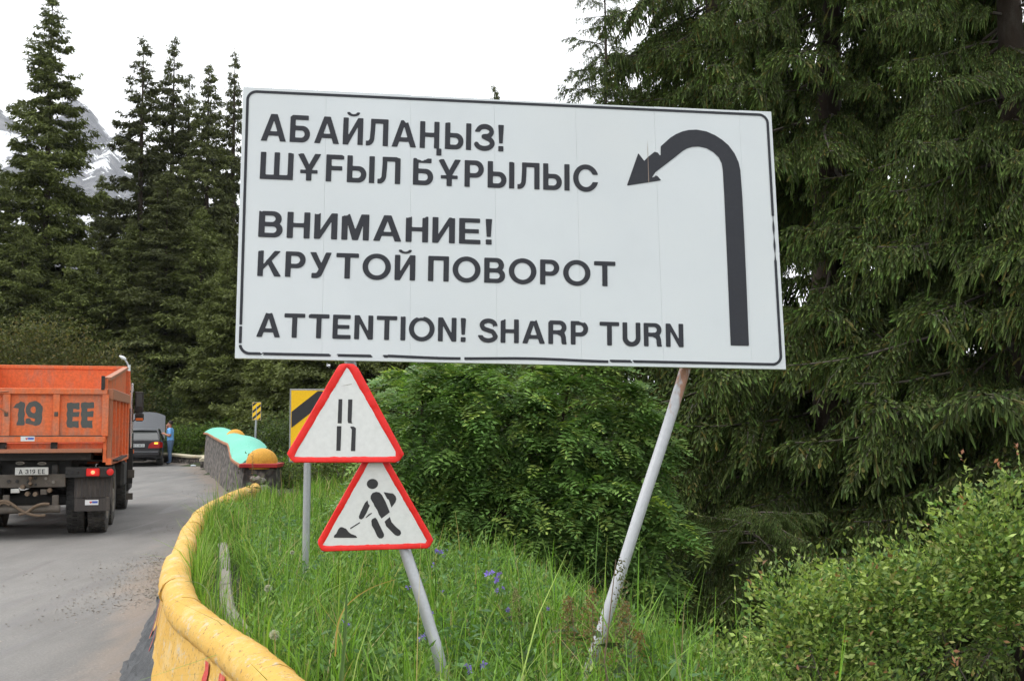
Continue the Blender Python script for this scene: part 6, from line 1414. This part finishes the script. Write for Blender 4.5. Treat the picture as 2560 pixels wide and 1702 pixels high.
def flower_stalk(px, py, hgt, label, seed, heads=3, c=(.27, .20, .68), size=.014, group='small purple wildflowers in the grass'):
    """a bellflower whose top is seen at px,py"""
    r = np.random.default_rng(seed); tp = on_verge(px, py, hgt * 1.3); gzv = float(gz(tp.x, tp.y)); b = Vector((tp.x, tp.y, gzv)); t = empty('purple_wildflower', tuple(b)); tag(t, label, 'wildflower', group)
    h = tp.z - gzv; MB().tube([(0, 0, -.03), (.01, 0, h * .5), (.0, 0, h)], [.0022, .002, .0015], 5).build('stem', M['stemgreen'], t)
    for k in range(heads):
        lv = Leaves(); c0 = np.array([r.normal(0, .018), r.normal(0, .018), h - .012 * k + r.normal(0, .008)]); ax = nrm(np.array([r.normal(0, .7), -.6, r.normal(.1, .5)])[None])[0]
        for j in range(5):
            s0 = nrm(np.cross(ax, [0.3, .2, 1.0])[None])[0]; s1 = np.cross(ax, s0); a = j * 2 * PI / 5; d = s0 * math.cos(a) + s1 * math.sin(a) + ax * .55
            lv.kites(c0[None], d[None], np.array([size * 1.5]), np.array([size * .95]), np.array([c]) * r.uniform(.8, 1.25), r, tip=np.array([c]) * 1.2)
        link('flower_head', lv.mesh('flower_head', M['petal']), t)
    lv = Leaves(); n = 5; z = np.linspace(.1, .75, n) * h; a = r.uniform(0, 6, n); lv.kites(np.stack([np.zeros(n), np.zeros(n), z], 1), np.stack([np.cos(a), np.sin(a), np.full(n, .8)], 1), np.full(n, .045), np.full(n, .012), jit(r, (.08, .15, .03), n), r); tag(link('leaves', lv.mesh('leaves', M['leaf']), t), kind='stuff')
M['stemgreen'] = flat('stem_green', (.09, .14, .04), .6)
fl = [(1094, 1376, .30, 'purple wildflower just right of the lower triangle sign', 3, .018), (1112, 1388, .25, 'faint purple bells beside the top flower right of the lower triangle', 2, .013), (1075, 1410, .25, 'pale purple bell between the triangle corner and the meadow edge', 2, .012), (1238, 1428, .35, 'deepest purple cluster at the upper meadow edge before the rowan', 5, .019), (1250, 1464, .25, 'purple bells just below the deep cluster', 3, .016),
      (1022, 1462, .25, 'purple flower right of the left pole, halfway down', 2, .015), (1115, 1478, .25, 'small lilac bell between pole and meadow edge', 1, .014), (1073, 1537, .32, 'purple star-shaped flower in front of the left pole near its foot', 3, .018), (1065, 1584, .22, 'purple flower close to the foot of the left pole', 3, .018), (866, 1556, .25, 'lone purple bell below the lower triangle, left of the pole', 2, .015), (1190, 1658, .2, 'purple flower low in the middle of the foreground grass', 3, .019),
      (1270, 1520, .25, 'grey-lilac bell halfway to the right pole', 2, .013), (1132, 1372, .2, 'tiny violet bell on the meadow crest', 1, .012), (1360, 1524, .2, 'tiny blue bell near the rowan stems', 1, .012)]
for i, (px, py, h, lab, n, s_) in enumerate(fl): flower_stalk(px, py, h, lab, 80 + i, n, size=s_ * 1.0)
def clock(px, py, h, label, rad):
    tp = on_verge(px, py, h * 1.5); g = float(gz(tp.x, tp.y)); t = empty('dandelion', (tp.x, tp.y, g)); tag(t, label, 'dandelion', 'dandelion seed heads behind the yellow wall'); h = tp.z - g
    MB().tube([(0, 0, -.03), (.008, 0, h * .6), (0, 0, h)], .0022, 5).build('stem', M['stemgreen'], t)
    r = np.random.default_rng(int(px)); n = 260; d = rvec(r, n); lv = Leaves(); lv.kites(d * rad * .25 + [0, 0, h], d, np.full(n, rad * .8), np.full(n, rad * .28), jit(r, (.55, .55, .5), n, .1), r); link('seed_head', lv.mesh('seed_head', M['petal']), t)
clock(670, 1470, .25, 'round white dandelion seed head left of the striped board pole', .024); clock(686, 1586, .20, 'large white dandelion clock low beside the yellow coping', .026); clock(730, 1380, .25, 'small dandelion clock just left of the striped board pole', .016)
def dock(px, py, hgt, label, seed, c=((.20, .14, .06), (.16, .15, .06), (.26, .12, .05)), name='seeding_weed', group='brown seeding weeds at the right pole', wide=1.0):
    r = np.random.default_rng(seed); tp = on_verge(px, py, hgt); g = float(gz(tp.x, tp.y)); t = empty(name, (tp.x, tp.y, g)); tag(t, label, 'weed', group); h = tp.z - g
    lx = r.normal(0, .03); MB().tube([(0, 0, -.05), (lx, 0, h * .5), (lx * .3, 0, h)], [.005, .004, .0015], 6).build('stem', M['hose'], t)
    lv = Leaves(); n = int(520 * wide); u = r.uniform(.45, 1, n); a = np.round(r.uniform(0, 6, n) * 2) / 2; rad = (1 - u) * .24 * wide * r.random(n) + .01; P = np.stack([np.cos(a) * rad, np.sin(a) * rad, h * u - rad * .7 * r.random(n)], 1)
    lv.kites(P + r.normal(0, .006, (n, 3)), rvec(r, n) + [0, 0, -.8], np.full(n, .016), np.full(n, .008), np.clip(pick(r, c, [3, 3, 1], n), 0, 1), r); tag(link('seed_heads', lv.mesh('seed_heads', M['leaf']), t), kind='stuff')
    lv = Leaves(); n = 12; u = np.linspace(.1, .7, n); a = np.arange(n) * 2.4; lv.kites(np.stack([0 * a, 0 * a, h * u], 1), np.stack([np.cos(a), np.sin(a), .1 - .4 * u], 1), r.uniform(.08, .13, n), r.uniform(.025, .04, n), jit(r, (.06, .10, .035), n), r); tag(link('leaves', lv.mesh('leaves', M['leaf']), t), kind='stuff')
dock(1480, 1462, .62, 'brown seeding weed directly left of the right pole', 91, wide=1.2); dock(1553, 1398, .85, 'tall thin nettle crossing in front of the right pole', 92, wide=.5, c=((.14, .14, .06), (.10, .12, .05), (.2, .15, .07))); dock(1562, 1500, .55, 'brown drooping weed just right of the right pole', 93, wide=1.3)
dock(1422, 1490, .45, 'reddish-brown weed at the end of the rowan stems', 94); dock(1600, 1575, .35, 'rusty seeding weed low at the right of the pole foot', 95, c=((.26, .11, .05), (.2, .15, .06), (.14, .13, .05))); dock(1290, 1468, .42, 'pale-topped weed standing on the meadow crest left of the rowan stems', 96, c=((.28, .27, .12), (.2, .22, .08), (.2, .2, .1)), wide=.5, group=None)
dock(633, 1130, 1.0, 'bare dark weed stalk rising before the yellow dome', 97, wide=.25, group=None); dock(672, 1100, .9, 'rusty spire of a weed behind the yellow dome', 98, wide=.6, c=((.30, .13, .06), (.24, .12, .06), (.26, .12, .05)), group=None)
def willowherb(px, py, hgt, label, seed, L=.12):
    r = np.random.default_rng(seed); tp = on_verge(px, py, hgt); g = float(gz(tp.x, tp.y)); t = empty('leafy_weed', (tp.x, tp.y, g)); tag(t, label, 'weed', 'tall leafy green weeds in the verge'); h = tp.z - g
    MB().tube([(0, 0, -.05), (.01, 0, h * .5), (0, 0, h)], [.005, .004, .002], 6).build('stem', M['stemgreen'], t); lv = Leaves(); n = 46; u = np.linspace(.15, 1, n); a = np.arange(n) * 2.4
    lv.kites(np.stack([0 * a, 0 * a, h * u], 1), np.stack([np.cos(a), np.sin(a), .35 + .9 * u ** 3], 1), L * (1.05 - .5 * u) * r.uniform(.8, 1.2, n), np.full(n, L * .17), jit(r, (.075, .15, .035), n, .15), r, fold=.15); tag(link('leaves', lv.mesh('leaves', M['leaf']), t), kind='stuff')
for i, (px, py, h, lab, L) in enumerate(((1310, 1590, .42, 'leafy willowherb left of the right pole in the foreground', .13), (1570, 1620, .4, 'leafy willowherb at the right of the pole foot', .12), (1625, 1600, .35, 'willowherb farthest right at the grass edge', .12), (660, 1400, .35, 'leafy weed between concrete edging and the striped board pole', .09), (640, 1450, .3, 'low leafy weed touching the concrete edging', .09), (900, 1450, .35, 'leafy weed under the lower triangle sign', .08), (820, 1400, .35, 'leafy weed right of the striped board pole', .07), (1160, 1560, .3, 'bushy weed right of the left pole foot', .09), (620, 1215, .45, 'broad green weed where the yellow wall ends', .14))):
    willowherb(px, py, h, lab, 120 + i, L)
# long arching blades: a dry yellow one and a pale green one over the yellow coping, stout blades in front
def long_blade(P, w, c, label, name='grass_blade', group='long single grass blades'):
    pts = smooth_pts([at_y(*p) for p in P], 6); V = []; n = len(pts); b = pts[0].copy()
    for i, p in enumerate(pts):
        t = i / (n - 1); ww = w * (1 - t) ** .6 * .5 + .0004; d = (pts[min(i + 1, n - 1)] - pts[max(i - 1, 0)]).normalized(); s_ = d.cross(Vector((0, 1, 0.2))).normalized()
        V += [tuple(p + s_ * ww - b), tuple(p - s_ * ww - b), tuple(p + Vector((0, ww * .7, 0)) - b)]
    F = []
    for i in range(n - 1): F += [(3 * i, 3 * i + 2, 3 * i + 5, 3 * i + 3), (3 * i + 2, 3 * i + 1, 3 * i + 4, 3 * i + 5)]
    mt = flat('blade_' + ('dry' if c[0] > .25 else 'green'), c, .6); o = MB().add(V, F).build(name, mt, None, smooth=True); o.location = b; tag(o, label, 'grass blade', group)
long_blade([(838, 1640, 4.9), (845, 1560, 4.9), (870, 1510, 4.9), (925, 1470, 4.9), (990, 1447, 4.9)], .006, (.50, .36, .09), 'dry yellow grass blade arching below the lower triangle sign')
long_blade([(850, 1720, 4.4), (862, 1600, 4.4), (866, 1500, 4.4), (868, 1455, 4.4)], .016, (.10, .18, .05), 'broad upright grass blade in the middle of the foreground grass')
long_blade([(535, 1570, 6.6), (540, 1500, 6.6), (546, 1400, 6.6), (550, 1340, 6.6)], .014, (.11, .22, .05), 'tall grass blade rising behind the yellow coping')
long_blade([(528, 1560, 6.4), (525, 1490, 6.4), (500, 1458, 6.4), (462, 1452, 6.4)], .008, (.22, .30, .12), 'pale grass blade bending over the yellow coping')
long_blade([(1705, 1760, 4.6), (1700, 1690, 4.6), (1690, 1640, 4.6), (1683, 1590, 4.6)], .010, (.30, .32, .14), 'pale upright stalk at the foot of the dark spruce boughs')
long_blade([(1755, 1760, 4.6), (1765, 1700, 4.6), (1775, 1665, 4.6), (1772, 1650, 4.6)], .008, (.16, .26, .07), 'short grass blade right of the pale stalk')
r_ = np.random.default_rng(5); lv = Leaves()
